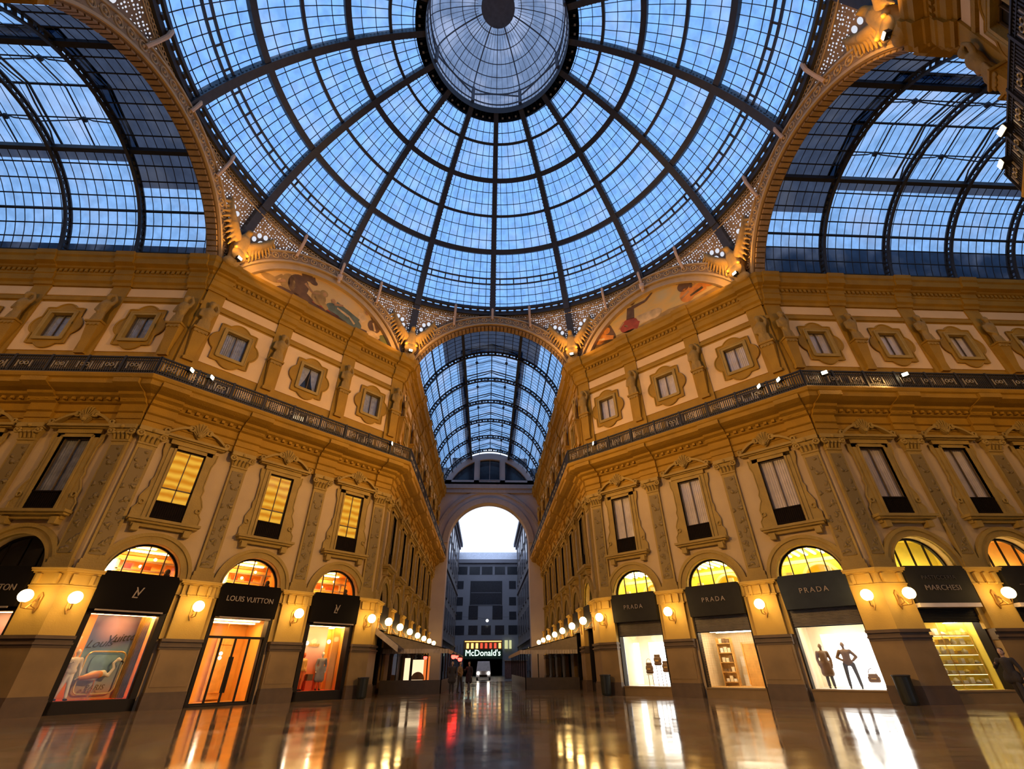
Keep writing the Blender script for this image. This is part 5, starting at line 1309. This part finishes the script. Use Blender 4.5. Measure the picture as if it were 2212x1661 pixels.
c = empty('inner_door', wp('DR', .2, -2.6), TH['DR'][1], 'timber inner door leaf standing in the shelved doorway', 'door')
MB().box(-.3, .5, 0, .06, .44, 2.4).build('leaf', 'wood_warm', c); MB().tube([(x, -.02, z) for x, z in ((-.3, .5), (-.3, 2.45), (.5, 2.45), (.5, .5))], .04, 4).build('door_frame', 'shop_orange', c)
mb = MB()
for i in range(24): mb.box(-1.38+i*.12-.002, -1.38+i*.12+.002, .14, .145, .44, 2.92)
for i in range(22): mb.box(-1.38, 1.38, .14, .145, .5+.11*i-.002, .5+.11*i+.002)
c = empty('grille', wp('DR', 0), TH['DR'][1], 'fine see-through security grille across the shelved doorway', 'grille'); mb.build('wires', 'gold', c)
# 3 mannequin display
o = shopfront('DR', 4.8, 'grey', 'wide display window flooded with white light around a striding mannequin', prada_room())
p_ = empty('light_panel', wp('DR', 4.8), TH['DR'][1], 'huge glaring white light panel behind the striding mannequin', 'panel'); MB().box(-.75, 1.25, 1.6, 1.65, .5, 2.62).build('diffuser', 'lightbox', p_)
mannequin('DR', 4.95, .9, .44, .1, 'brown-topped mannequin standing legs apart in the bright display', 'leather', 'cloth_brown', 'cloth_jeans', pose=1, s=1.02)
mannequin('DR', 4.0, 1.0, .44, .3, 'dark mannequin in a long coat at the edge of the bright display', 'leather', 'leather', 'cloth_jeans', coat=.4)
bag('DR', 5.72, .9, .75, 'dark flat bag hanging low beside the brown-topped mannequin', .24, .2)
# pastry shop
o = shopfront('AR', 2.64, 'pastry', 'pastry shop window with tiers of glowing yellow shelves', (1.42, .46, 1.9, .44, 3.0, 'shop_yellow', 'shop_yellow', 'shop_cream', [(-1.25, 1.25, .48, .7), (-1.4, -1.3, .5, 1.8), (1.3, 1.4, .5, 1.8)], 'ceil_white'))
sh = empty('display_shelving', wp('AR', 2.64), TH['AR'][1], 'brass and glass display shelving filling the pastry shop window', 'shelf')
for i in range(6): MB().box(-1.25, 1.33, .75, 1.15, .62+.36*i, .64+.36*i).build('shelf_board', 'gold', sh)
MB_l = MB()
for i in range(6): MB_l.box(-1.2, 1.3, .76, .785, .585+.36*i, .6+.36*i)
MB_l.build('added_shelf_lamps', emit('added_shelf_strip', (1., .78, .32), 5), sh)  # lit strips added under the shelf boards to make the goods sparkle
for x in (-1.25, 0, 1.3): MB().box(x, x+.03, .75, .78, .44, 2.9).build('upright', 'gold', sh)
for i in range(6):
    for k in range(8):
        h_ = random.uniform(.1, .26); b_ = empty('pastry_box', wp('AR', 2.64-1.15+k*.33, -.85, .64+.36*i), TH['AR'][1], 'small gilt sweets box on the pastry window shelves', 'box', 'sweets boxes in the pastry window')
        q = MB()
        if (i+k) % 3 == 0: q.lathe([(.02, 0), (.1, .01), (.12, h_*.5), (.05, h_), (.01, h_+.02)], 10, (.1, .1, 0))
        else: q.box(0, random.uniform(.14, .24), 0, .18, 0, h_)
        q.build('carton', random.choice(['pack', 'pack_w', 'gold', 'pack_w']), b_)
o = shopfront('AR', 7.22, 'pastry', 'lit shop window at the frame edge, past the pastry shop', (1.42, .46, 1.9, .44, 3.0, 'shop_yellow', 'shop_yellow', 'shop_cream', [(-1.25, 1.25, .5, .62)], 'ceil_lamp_y'))
# passage shops: dark glazed fronts
DF = proto('shopfront', 'shop window')
MB().box(-1.45, -1.3, -.05, .45, 0, 5.05).box(1.3, 1.45, -.05, .45, 0, 5.05).box(-1.45, 1.45, -.05, .45, 0, .5).box(-1.45, 1.45, -.25, .45, 3.6, 5.05).box(-.04, .04, 0, .3, .5, 3.6).build('frame', 'frame_dark', DF)
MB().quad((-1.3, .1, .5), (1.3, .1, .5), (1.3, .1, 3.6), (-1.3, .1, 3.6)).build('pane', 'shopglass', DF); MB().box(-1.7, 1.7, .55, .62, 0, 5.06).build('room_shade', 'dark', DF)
for W, sd in (('FL', 'left'), ('FR', 'right')):
    for i, c_ in enumerate(CEN[W]): put(DF, W, c_, label="dark unlit shopfront, %s along the far passage's %s wall" % (ORD[i], sd))
for W, cs in (('AL', CEN['AL'][1:]), ('AR', CEN['AR'][2:])):
    for i, c_ in enumerate(cs): put(DF, W, c_, label='dark unlit shopfront deep in %s, %s one in' % (BLOCK[W], ORD[i+1]))
# ---------------------------------------------------------------- cafes, people, street, shell, lights, camera
def cafe(x0, x1, y0, y1, label, sg):
    """glazed cafe enclosure against a passage wall, x0 = wall side, x1 = passage side"""
    o = empty('cafe_enclosure', ((x0+x1)/2, y0, 0), 0, label, 'cafe'); w = abs(x1-x0)/2; L_ = y1-y0
    MB().box(-w, w, 0, .06, 0, .75).box((w-.06)*sg if sg > 0 else -w, w if sg > 0 else -w+.06, 0, L_, 0, .75).build('low_panel', 'cafe_base', o)
    mb = MB()
    for i in range(5): x = -w+2*w*i/4; mb.box(x-.035, x+.035, 0, .07, .75, 2.45)
    n = int(L_/2.4)
    for i in range(n+1): y = L_*i/n; mb.box(sg*w-.035, sg*w+.035, y, y+.07, .75, 2.45)
    mb.build('posts', 'frame_dark', o)
    MB().quad((-w, .03, .75), (w, .03, .75), (w, .03, 2.4), (-w, .03, 2.4)).build('pane', 'pane', o)
    a = MB(); zt = 3.45
    vs = [(-sg*w, -.15, zt), (sg*(w+.35), -.15, 2.5), (sg*(w+.35), L_, 2.5), (-sg*w, L_, zt)]
    a.add(vs+[(x, y, z-.05) for x, y, z in vs], [(0, 1, 2, 3), (7, 6, 5, 4), (0, 4, 5, 1), (1, 5, 6, 2), (2, 6, 7, 3), (3, 7, 4, 0)])
    a.add([(-sg*w, -.15, zt), (sg*(w+.35), -.15, 2.5), (-sg*w, -.15, 2.5)], [(0, 1, 2)]); a.build('canopy', 'awning', o)
    v = MB(); n = 22
    for i in range(n): x = -w+(2*w+.35)*i/n*1.; xx = x if sg > 0 else x-.35; v.box(xx, xx+(2*w+.35)/n*.9, -.17, -.15, 2.24, 2.5)
    m_ = int(L_/.3)
    for i in range(m_): v.box(sg*(w+.35)-.01, sg*(w+.35)+.01, i*L_/m_, i*L_/m_+.24, 2.24, 2.5)
    v.build('valance', 'awning_stripe', o)
    return o
cafe(-6.9, -2.9, 21.5, 44, "glazed dark cafe enclosure with sloping canopy along the far passage's left side", 1)
cafe(6.9, 2.9, 25.5, 46, "glazed dark cafe enclosure with scalloped canopy along the far passage's right side", -1)
g = empty('lit_display', (-4.6, 22.6, 0), 0, 'bright white and orange lit display inside the left cafe enclosure', 'display')
MB().box(-.95, -.6, 0, .1, .6, 2.0).box(-.45, .35, 0, .1, .55, 1.9).build('white_panel', emit('lit_white_panel', (1., .72, .42), 1.5), g); MB().box(.35, .75, 0, .1, .55, 2.1).build('orange_panel', emit('lit_orange_panel', (1., .22, .04), 1.0), g)
MB().prism(arc(0, .75, .45, 0, PI, 12), -.05, 0).build('gown_shape', 'cloth_brown', g)
for i, (x, y, z, r, l) in enumerate(((-4.15, 22.3, 2.02, .13, 'over the lit display in the left cafe'), (-2.35, 24.0, 2.1, .16, 'outer one at the canopy corner, nearer'), (-1.95, 25.5, 1.95, .16, 'lower one at the canopy corner'), (-2.3, 27.5, 2.15, .14, 'farthest under the canopy edge'))):
    o = empty('red_lamp', (x, y, z), 0, 'glowing red heater lamp '+l, 'lamp'); MB().sphere((0, 0, 0), r, 12).build('glowing_bulb', 'neon_red', o)
    MB().lathe([(.02, r+.1), (r*1.3, r*.6), (r*1.35, r*.5), (.02, r*.9)], 12).build('hood', 'iron_rail', o); MB().tube([(0, 0, r), (0, 0, 2.6-z+.3)], .015, 6).build('rod', 'iron_rail', o)
o = empty('folding_awning', (-7.2, 18.6, 0), 0, 'small tilted awning on the passage wall beside the orange-red display', 'awning')
MB().hexa([(0, 0, 3.55), (0, 2.6, 3.55), (1.7, 2.6, 2.45), (1.7, 0, 2.45)], [(0, 0, 3.6), (0, 2.6, 3.6), (1.7, 2.6, 2.5), (1.7, 0, 2.5)]).build('fabric', 'awning_dark', o)
MB().hexa([(-.0, -.06, 3.4), (-.0, 0, 3.4), (1.75, 0, 2.25), (1.75, -.06, 2.25)], [(0, -.06, 3.75), (0, 0, 3.75), (1.75, 0, 2.6), (1.75, -.06, 2.6)]).build('side_flap', 'awning_stripe', o)
def person(x, y, rz, label, *a, **k):
    o = empty('person', (x, y, 0), rz, label, 'person'); figure(o, *a, **k); return o
person(-2.2, 21.2, .2, 'person in dark clothes at the corner of the left cafe, seen small', 'skin', 'cloth_dark', 'cloth_dark', pose=0, hairmat='hair', voxel=.03, coat=.3)
person(-1.75, 22.4, 1.2, 'second dark-clothed person just behind the first by the left cafe', 'skin', 'cloth_brown', 'cloth_dark', pose=1, hairmat='hair', voxel=.03)
person(-1.2, 24.5, -.6, 'third person farther into the passage, walking in a dark coat', 'skin', 'cloth_dark', 'cloth_jeans', pose=2, hairmat='hair', voxel=.03, coat=.4)
o = person(19.0, 4.6, -1.1, 'person in black leaning in from the frame edge by the pastry shop', 'skin', 'cloth_dark', 'cloth_dark', pose=2, hairmat='hair', voxel=.014, hands=True, coat=.15, s=1.03)
e_ = MB().sphere((-.03, -.098, 1.675), .011, 8).sphere((.03, -.098, 1.675), .011, 8).build('eyes', 'cloth_dark', o)
def bin_(x, y, label):
    o = empty('litter_bin', (x, y, 0), 0, label, 'bin'); MB().lathe([(.02, .02), (.26, .02), (.28, .1), (.3, .95), (.02, .95)], 20).build('drum', 'bin', o); MB().torus((0, 0, .97), .29, .035, 20, 6, 'z').build('rim', 'iron_rail', o); MB().lathe([(.2, 0), (.2, .03), (.02, .03)], 16).build('foot', 'iron_rail', o)
p = wp('DR', 6.9, .95); bin_(p[0], p[1], 'dark round litter bin before the wide pier by the pastry shop')
p = wp('DL', 6.95, .85); bin_(p[0], p[1], 'dark litter bin against the pier beside the orange-red display')
p = wp('DR', -6.95, .85); bin_(p[0], p[1], 'dark litter bin against the corner pier by the handbag display')

# end wall of the far passage
def endwall():
    Y = 50.0; o = empty('wall_end', (0, Y, 0)); tag(o, kind='structure')
    zc, r = 15.9, 5.55; mb = MB(); HW = 8.2
    a = arc(0, zc, r, 0, PI, 36)
    mb.box(-HW, -r, 0, 1.5, 0, zc); mb.box(r, HW, 0, 1.5, 0, zc)
    for p, q in zip(a, a[1:]):
        top = 24.6
        mb.hexa([(p[0], 0, p[1]), (q[0], 0, q[1]), (q[0], 1.5, q[1]), (p[0], 1.5, p[1])], [(p[0], 0, top), (q[0], 0, top), (q[0], 1.5, top), (p[0], 1.5, top)])
    mb.box(-HW, -r, 0, 1.5, zc, 24.6); mb.box(r, HW, 0, 1.5, zc, 24.6)
    mb.build('arch_wall', 'end_wall', o)
    MB().band(arc(0, zc, r, 0, PI, 36), arc(0, zc, r+.75, 0, PI, 36), -.25, 0).band(arc(0, zc, r+1.5, .25, PI-.25, 36), arc(0, zc, r+1.9, .25, PI-.25, 36), -.2, 0).box(-7.2, 7.2, -.5, 0, 23.5, 24.1).box(-7.2, 7.2, -.3, 0, 22.9, 23.5).build('mouldings', 'end_trim', o)
    # tympanum with three lights
    t = MB(); rr_ = 7.3
    def zt(x): return VZ+math.sqrt(max(0, rr_*rr_-x*x))
    xs = [-6.6, -5.6, -2.3, -1.55, 1.55, 2.3, 5.6, 6.6]
    for i, (x0, x1) in enumerate(zip(xs, xs[1:])):
        hole = i in (1, 3, 5); n = 8
        for k in range(n):
            u0, u1 = x0+(x1-x0)*k/n, x0+(x1-x0)*(k+1)/n; zb0 = zb1 = 24.1
            if hole: zb0, zb1 = min(zt(u0)-.05, VZ+math.sqrt(max(0, 6.35**2-u0*u0))), min(zt(u1)-.05, VZ+math.sqrt(max(0, 6.35**2-u1*u1))); zb0 = max(zb0, 24.9); zb1 = max(zb1, 24.9)
            t.hexa([(u0, 0, zb0), (u1, 0, zb1), (u1, .6, zb1), (u0, .6, zb0)], [(u0, 0, max(zt(u0), zb0)), (u1, 0, max(zt(u1), zb1)), (u1, .6, max(zt(u1), zb1)), (u0, .6, max(zt(u0), zb0))])
    t.box(-6.6, 6.6, 0, .6, 24.1, 24.9); t.build('tympanum', 'end_wall', o)
    MB().box(-5.7, 5.7, .5, .55, 24.8, 28.6).build('tympanum_glass', 'street_glass', o)
    m_ = MB().box(-1.6, 1.6, -.08, 0, 24.8, 24.95)
    for x in (-1.55, 1.55): m_.box(x-.08, x+.08, -.08, .0, 24.9, 28.0)
    m_.box(-.04, .04, .4, .5, 24.9, 28.2); m_.build('window_bars', 'end_trim', o)
endwall()

# street beyond the arch
def street_block(x0, sg, label):
    o = empty('street_building', (x0, 51.5, 0), 0, label, 'building'); L_ = 50
    MB().box(0 if sg > 0 else -4, 4 if sg > 0 else 0, 0, L_, 0, 26.6).build('facade', 'street_wall', o)
    MB().box(*( (-.75, 4) if sg > 0 else (-4, .75)), 0, L_, 26.6, 27.4).box(*((-.3, 4) if sg > 0 else (-4, .3)), 0, L_, 26.0, 26.6).box(*((-.25, .2) if sg > 0 else (-.2, .25)), 0, L_, 5.2, 5.6).box(*((-.2, .2) if sg > 0 else (-.2, .2)), 0, L_, 15.6, 16).build('cornice', 'street_frame', o)
    for k in range(9):
        for z, h in ((1, 3.2), (7, 3), (11.6, 3), (17.4, 3), (21.9, 2.6)):
            y = 2+5.4*k; f = MB().box(-.12, .12, y-.2, y+2.2, z-.15, z+h+.25).build('window', 'street_frame', o); MB().box(-.15, .15, y, y+2, z, z+h).build('pane', 'street_glass', f)
    return o
street_block(-7.0, -1, 'dusky street block left of the road beyond the end arch'); street_block(7.0, 1, 'dusky street block right of the road beyond the end arch')
o = empty('office_building', (0, 100, 0), 0, 'pale blue-grey office block closing the street, with ground floor restaurant sign', 'building')
MB().box(-9, 9, 0, 8, -1, 23.4).box(-9, 9, -.5, 8, 22.6, 23.4).build('facade', 'office', o)
MB().hexa([(-9, 0, 23.4), (9, 0, 23.4), (9, 8, 23.4), (-9, 8, 23.4)], [(-9, 2.5, 25.6), (9, 2.5, 25.6), (9, 8, 25.6), (-9, 8, 25.6)]).build('roof', 'office_roof', o)
cols = [(-7.6, -4.84), (-4.31, -1.88), (-1.45, 1.09), (1.63, 4.07), (4.61, 7.0)]
def owin(x0, x1, z0, z1, nm='window', mt='street_glass'):
    f = MB().box(x0, x1, -.06, .1, z0, z1).build(nm, mt, o); return f
for x0, x1 in cols: owin(x0, x1, 20.07, 21.82); owin(x0+.2, x1-.2, 7.62, 9.43)
for z0, z1 in ((16.95, 18.65), (13.5, 15.2), (10.6, 12.2)):
    for x0, x1 in ((-7.0, -5.6), (5.0, 6.6)): owin(x0, x1, z0, z1)
owin(-4.0, 3.4, 13.54, 18.65, 'glazed_bay'); owin(-4.2, -2.1, 10.63, 13.4, 'glazed_bay'); owin(1.2, 3.5, 10.63, 13.4, 'glazed_bay')
MB().box(-3.8, 3.2, -.1, -.06, 16.1, 16.18).box(-3.8, 3.2, -.1, -.06, 13.5, 13.6).build('glazing_bar', 'office', o)
sg_ = empty('restaurant_sign', (-.75, 99.2, 0), 0, 'lit white restaurant name on a dark green fascia at the end of the street', 'sign')
MB().box(-4.2, 4.2, 0, .6, 3.0, 4.75).build('fascia', 'fascia_green', sg_); text('lettering', "McDonald's", 1.62, 'neon_white', sg_, (0, -.1, 4.1), (PI/2, 0, 0), .06, 0, 1, 1.0)
lb = empty('lit_shop_band', (-.75, 99.7, 0), 0, 'row of amber and red lit panels just above the green fascia', 'display')
MB().box(-4.2, 4.2, 0, .25, 4.8, 6.6).build('band', 'cloth_brown', lb)
for i in range(8): MB().box(-3.6+i, -3.1+i, -.08, 0, 5.0, 6.0).build('lit_panel', 'neon_amber' if i < 3 or i == 7 else emit('red_panel', (1, .1, .05), 1.2), lb)
MB().box(-4, 4, -.08, 0, 6.25, 6.4).build('lit_strip', 'neon_amber', lb)
MB().box(4.7, 5.4, -.5, 0, 4.9, 6.5).box(5.7, 6.2, -.5, 0, 4.9, 6.5).build('lit_panel', emit('cream_panel', (.8, .8, .4), .8), lb)
MB().box(-4.2, 4.2, .3, .6, -.5, 3.0).build('dark_ground_floor', 'frame_dark', lb)
k_ = empty('kiosk', (4.6, 70, 0), 0, 'dull pink street kiosk beside the van', 'kiosk'); MB().box(-1.6, 1.8, 0, 2, 0, 2.3).build('body', 'tarp', k_); MB().box(-1.8, 2, -.2, 2.2, 2.3, 2.4).build('roof', 'awning_stripe', k_)
v_ = empty('van', (-.35, 57, 0), 0, 'approaching van with both headlights on beyond the end arch', 'van')
MB().hexa([(-.95, 0, .35), (.95, 0, .35), (.95, 4.6, .35), (-.95, 4.6, .35)], [(-.95, 0, 1.05), (.95, 0, 1.05), (.95, 4.6, 1.1), (-.95, 4.6, 1.1)]).hexa([(-.93, .15, 1.05), (.93, .15, 1.05), (.95, 4.6, 1.05), (-.95, 4.6, 1.05)], [(-.8, 1.1, 2.15), (.8, 1.1, 2.15), (.85, 4.5, 2.2), (-.85, 4.5, 2.2)]).build('body', 'van', v_)
MB().hexa([(-.84, .2, 1.12), (.84, .2, 1.12), (.84, .3, 1.12), (-.84, .3, 1.12)], [(-.74, .95, 2.02), (.74, .95, 2.02), (.74, 1.05, 2.02), (-.74, 1.05, 2.02)]).build('windscreen', 'van_glass', v_)
for x in (-.68, .68):
    MB().lathe([(.02, 0), (.14, .02), (.15, .06)], 16).tr(Matrix.Translation((x, -.03, .8)) @ Matrix.Rotation(PI/2, 4, 'X')).build('headlight', 'headlight', v_)
for x in (-.85, .85):
    for y in (.9, 3.7): MB().lathe([(.1, -.1), (.34, -.1), (.34, .1), (.1, .1)], 20).tr(Matrix.Translation((x, y, .34)) @ Matrix.Rotation(PI/2, 4, 'Y')).build('wheel', 'iron_rail', v_)
MB().box(-.5, .5, -.04, 0, .4, .62).build('grille', 'frame_dark', v_)
sl = empty('street_lamp', (.05, 95, 0), 0, 'small white street lamp hanging before the office block', 'lamp')
MB().sphere((0, 0, 10.0), .28, 12).build('globe', emit('street_globe', (1, .95, .85), 6), sl); MB().tube([(-7, 0, 10.9), (0, 0, 10.4), (7, 0, 10.9)], .02, 5).tube([(0, 0, 10.4), (0, 0, 10.2)], .03, 5).build('suspension_wire', 'iron_rail', sl)

# floor, street ground and plain rear shell
o = MB().box(-46, 46, -30, 51.5, -.2, 0).build('floor', 'floor'); tag(o, kind='structure')
o = MB().box(-30, 30, 51.5, 120, -.25, -.02).build('road_surface', 'asphalt'); tag(o, kind='structure')
o = MB().box(-8.0, 8.0, -27.2, -27, 0, 29).build('wall_back', 'plaster_low'); tag(o, kind='structure')
for nm, x in (('wall_back_left', -7.4), ('wall_back_right', 7.25)): o = MB().box(x, x+.15, -27, -17.6, 0, 29).build(nm, 'plaster_low'); tag(o, kind='structure')
o = MB().box(-8, 8, -27, -17.6, 29, 29.2).build('ceiling', 'roof_dark'); tag(o, kind='structure')
for nm, x in (('wall_left_end', -43.7), ('wall_right_end', 43.5)): o = MB().box(x, x+.2, -8, 8, 0, 29).build(nm, 'plaster_low'); tag(o, kind='structure')

# ---- lights
def spot(loc, tgt, power, size, col=(1., .70, .40), rad=.12, blend=.6, name='flood_light'):
    l = bpy.data.lights.new(name, 'SPOT'); l.energy = power; l.spot_size = math.radians(size); l.spot_blend = blend; l.color = col; l.shadow_soft_size = rad
    o = bpy.data.objects.new(name, l); COL.objects.link(o); o.location = loc; d = Vector(tgt)-Vector(loc); o.rotation_euler = d.to_track_quat('-Z', 'Y').to_euler(); return o
def flood(W, s, e, z, tgt, power, size, label, **k):
    f = put(P['flood'], W, s, e, z+.3, label=label)
    d = (Vector(tgt)-f.location); f.rotation_euler = (0, 0, math.atan2(d.x, -d.y)) if True else f.rotation_euler
    p = f.location+Vector((d.x, d.y, 0)).normalized()*.3+Vector((0, 0, .1)); spot(p, tgt, power, size, **k)
WARM = (1., .56, .18); AMB = (1., .46, .07); AMB2 = (1., .54, .16)
LI = dict(main=1.)
KP = 1.0
# uplights washing the near walls from the balcony rail (seen as small bright points)
for W, s, l in (('DL', -6.57, 'left of two above the big poster display'), ('DL', -5.6, 'right of two above the big poster display'), ('DL', 6.0, 'near the passage corner of the black-sign block'),
                ('DR', 6.83, 'right of two above the mannequin display'), ('DR', 5.8, 'left of two above the mannequin display'), ('DR', -5.4, 'near the passage corner of the grey-sign block')):
    O, th, u, n = TH[W]; q = O+u*s; opp = Vector((-q.x*.9, q.y*.95, 18.5))
    flood(W, s, 1.6, 14.5, opp, 3000*KP, 75, 'small balcony floodlight, '+l, col=WARM)
for s, l in ((.62, 'nearer the octagon corner'), (5.2, 'farther into the side arm')):
    flood('AR', s, 1.62, 14.45, (4, -8, 4), 2500*KP, 100, 'bright floodlight on the right arm balcony, '+l, col=WARM)
for s, l, tg in ((-7.0, 'above its fellow beside the near cornice', (-10, 12, 9)), (-5.6, 'lower, over the near balcony rail', (-20, 7, 9))):
    flood('NR', s, 1.6, 14.5, tg, 9500*KP, 62, 'black floodlight on the near right balcony, '+l, col=WARM)
for s, tg, l in ((7.0, (10, 12, 9), 'at the arm corner'), (5.6, (20, 7, 9), 'one step in from the arm corner')):
    flood('NL', s, 1.6, 14.5, tg, 9500*KP, 62, 'black floodlight on the near left balcony, '+l, col=WARM)
# lights at the feet of the winged statues wash murals and arches
for az, l in ((-67.5, 'left arch and left mural'), (-22.5, 'left mural and passage arch'), (22.5, 'passage arch and right mural'), (67.5, 'right mural and right arch'), (112.5, 'near right arches')):
    a = math.radians(az); r = 17.35; p = Vector((r*sin(a), r*cos(a), 23.3)); f = copy_tree(P['flood']); f.location = p; f.rotation_euler = (0, 0, -a); f['label'] = 'bright little floodlight at the foot of the winged statue between '+l
    for da in (-1, 1):
        b_ = math.radians(az+da*14); spot(p+Vector((-sin(a), -cos(a), 0))*.7+Vector((0, 0, -.05)), (17.4*sin(b_), 17.4*cos(b_), 26.2), 330*KP, 120, col=AMB, rad=.08)
    spot(p+Vector((-sin(a), -cos(a), 0))*1.2+Vector((0, 0, -.1)), (17.9*sin(a), 17.9*cos(a), 25.2), 90*KP, 90, col=AMB2, rad=.08)
# ambient warm wash down the arms and passage (added spots at balcony height, no fixtures)
for nm, loc, tg, pw in (('a', (0, 24, 15.2), (0, 50, 12), 2500), ('b', (-24, 0, 15.0), (-30, 8, 12), 3600), ('c', (24, 0, 15.0), (30, 8, 12), 2600)):
    pass
def area(loc, tgt, power, sx_, sy_, col, name='strip_light'):
    l = bpy.data.lights.new(name, 'AREA'); l.shape = 'RECTANGLE'; l.size = sx_; l.size_y = sy_; l.energy = power; l.color = col
    o = bpy.data.objects.new(name, l); COL.objects.link(o); o.location = loc; d = Vector(tgt)-Vector(loc); o.rotation_euler = d.to_track_quat('-Z', 'Y').to_euler(); return o
for y in (27, 37, 46):
    for sg in (-1, 1): spot((sg*5.7, y, 15.1), (-sg*7.2, y+1, 9), 1000*KP, 130, col=WARM); spot((sg*5.7, y, 15.1), (-sg*7.2, y+1, 20), 550*KP, 120, col=WARM)
for sg in (-1, 1):
    for x in (22, 31): spot((sg*x, -5.7, 15.1), (sg*x, 7.2, 9), 800*KP, 130, col=WARM); spot((sg*x, -5.7, 15.1), (sg*x, 7.2, 19.5), 520*KP, 120, col=WARM)

# world: overcast evening sky, pale near the horizon and blue above
w = bpy.data.worlds.new('sky'); SC.world = w; w.use_nodes = True; nt = w.node_tree; nt.nodes.clear(); N, L = nt.nodes, nt.links
o = N.new('ShaderNodeOutputWorld'); bg = N.new('ShaderNodeBackground'); L.new(bg.outputs[0], o.inputs[0])
bg.inputs[0].default_value = (.95, 1.12, 1.45, 1); bg.inputs[1].default_value = 1.25
purge()

cd = bpy.data.cameras.new('camera'); cam = bpy.data.objects.new('camera', cd); COL.objects.link(cam); SC.camera = cam
cd.sensor_width = 36; cd.lens = 968.08/2212*36; cd.clip_end = 500; cd.clip_start = .05
yaw, pit, rol = .0543, .5636, -.0106
f = Vector((sin(yaw)*cos(pit), cos(yaw)*cos(pit), sin(pit))); r = Vector((cos(yaw), -sin(yaw), 0)); u = r.cross(f)
r2 = r*cos(rol)+u*sin(rol); u2 = u*cos(rol)-r*sin(rol)
m = Matrix((r2, u2, -f)).transposed().to_4x4(); m.translation = (.0144, -13.7919, 1.3778); cam.matrix_world = m
SC.view_settings.view_transform = 'Standard'; SC.view_settings.look = 'None'; SC.view_settings.gamma = 1; SC.view_settings.use_curve_mapping = False
SC.view_settings.exposure = 0
c = SC.cycles; c.use_denoising = True; c.max_bounces = 7; c.diffuse_bounces = 3; c.glossy_bounces = 4; c.transparent_max_bounces = 12; c.transmission_bounces = 4
c.sample_clamp_indirect = 6; c.caustics_reflective = False; c.caustics_refractive = False; c.use_adaptive_sampling = True; c.adaptive_threshold = .02
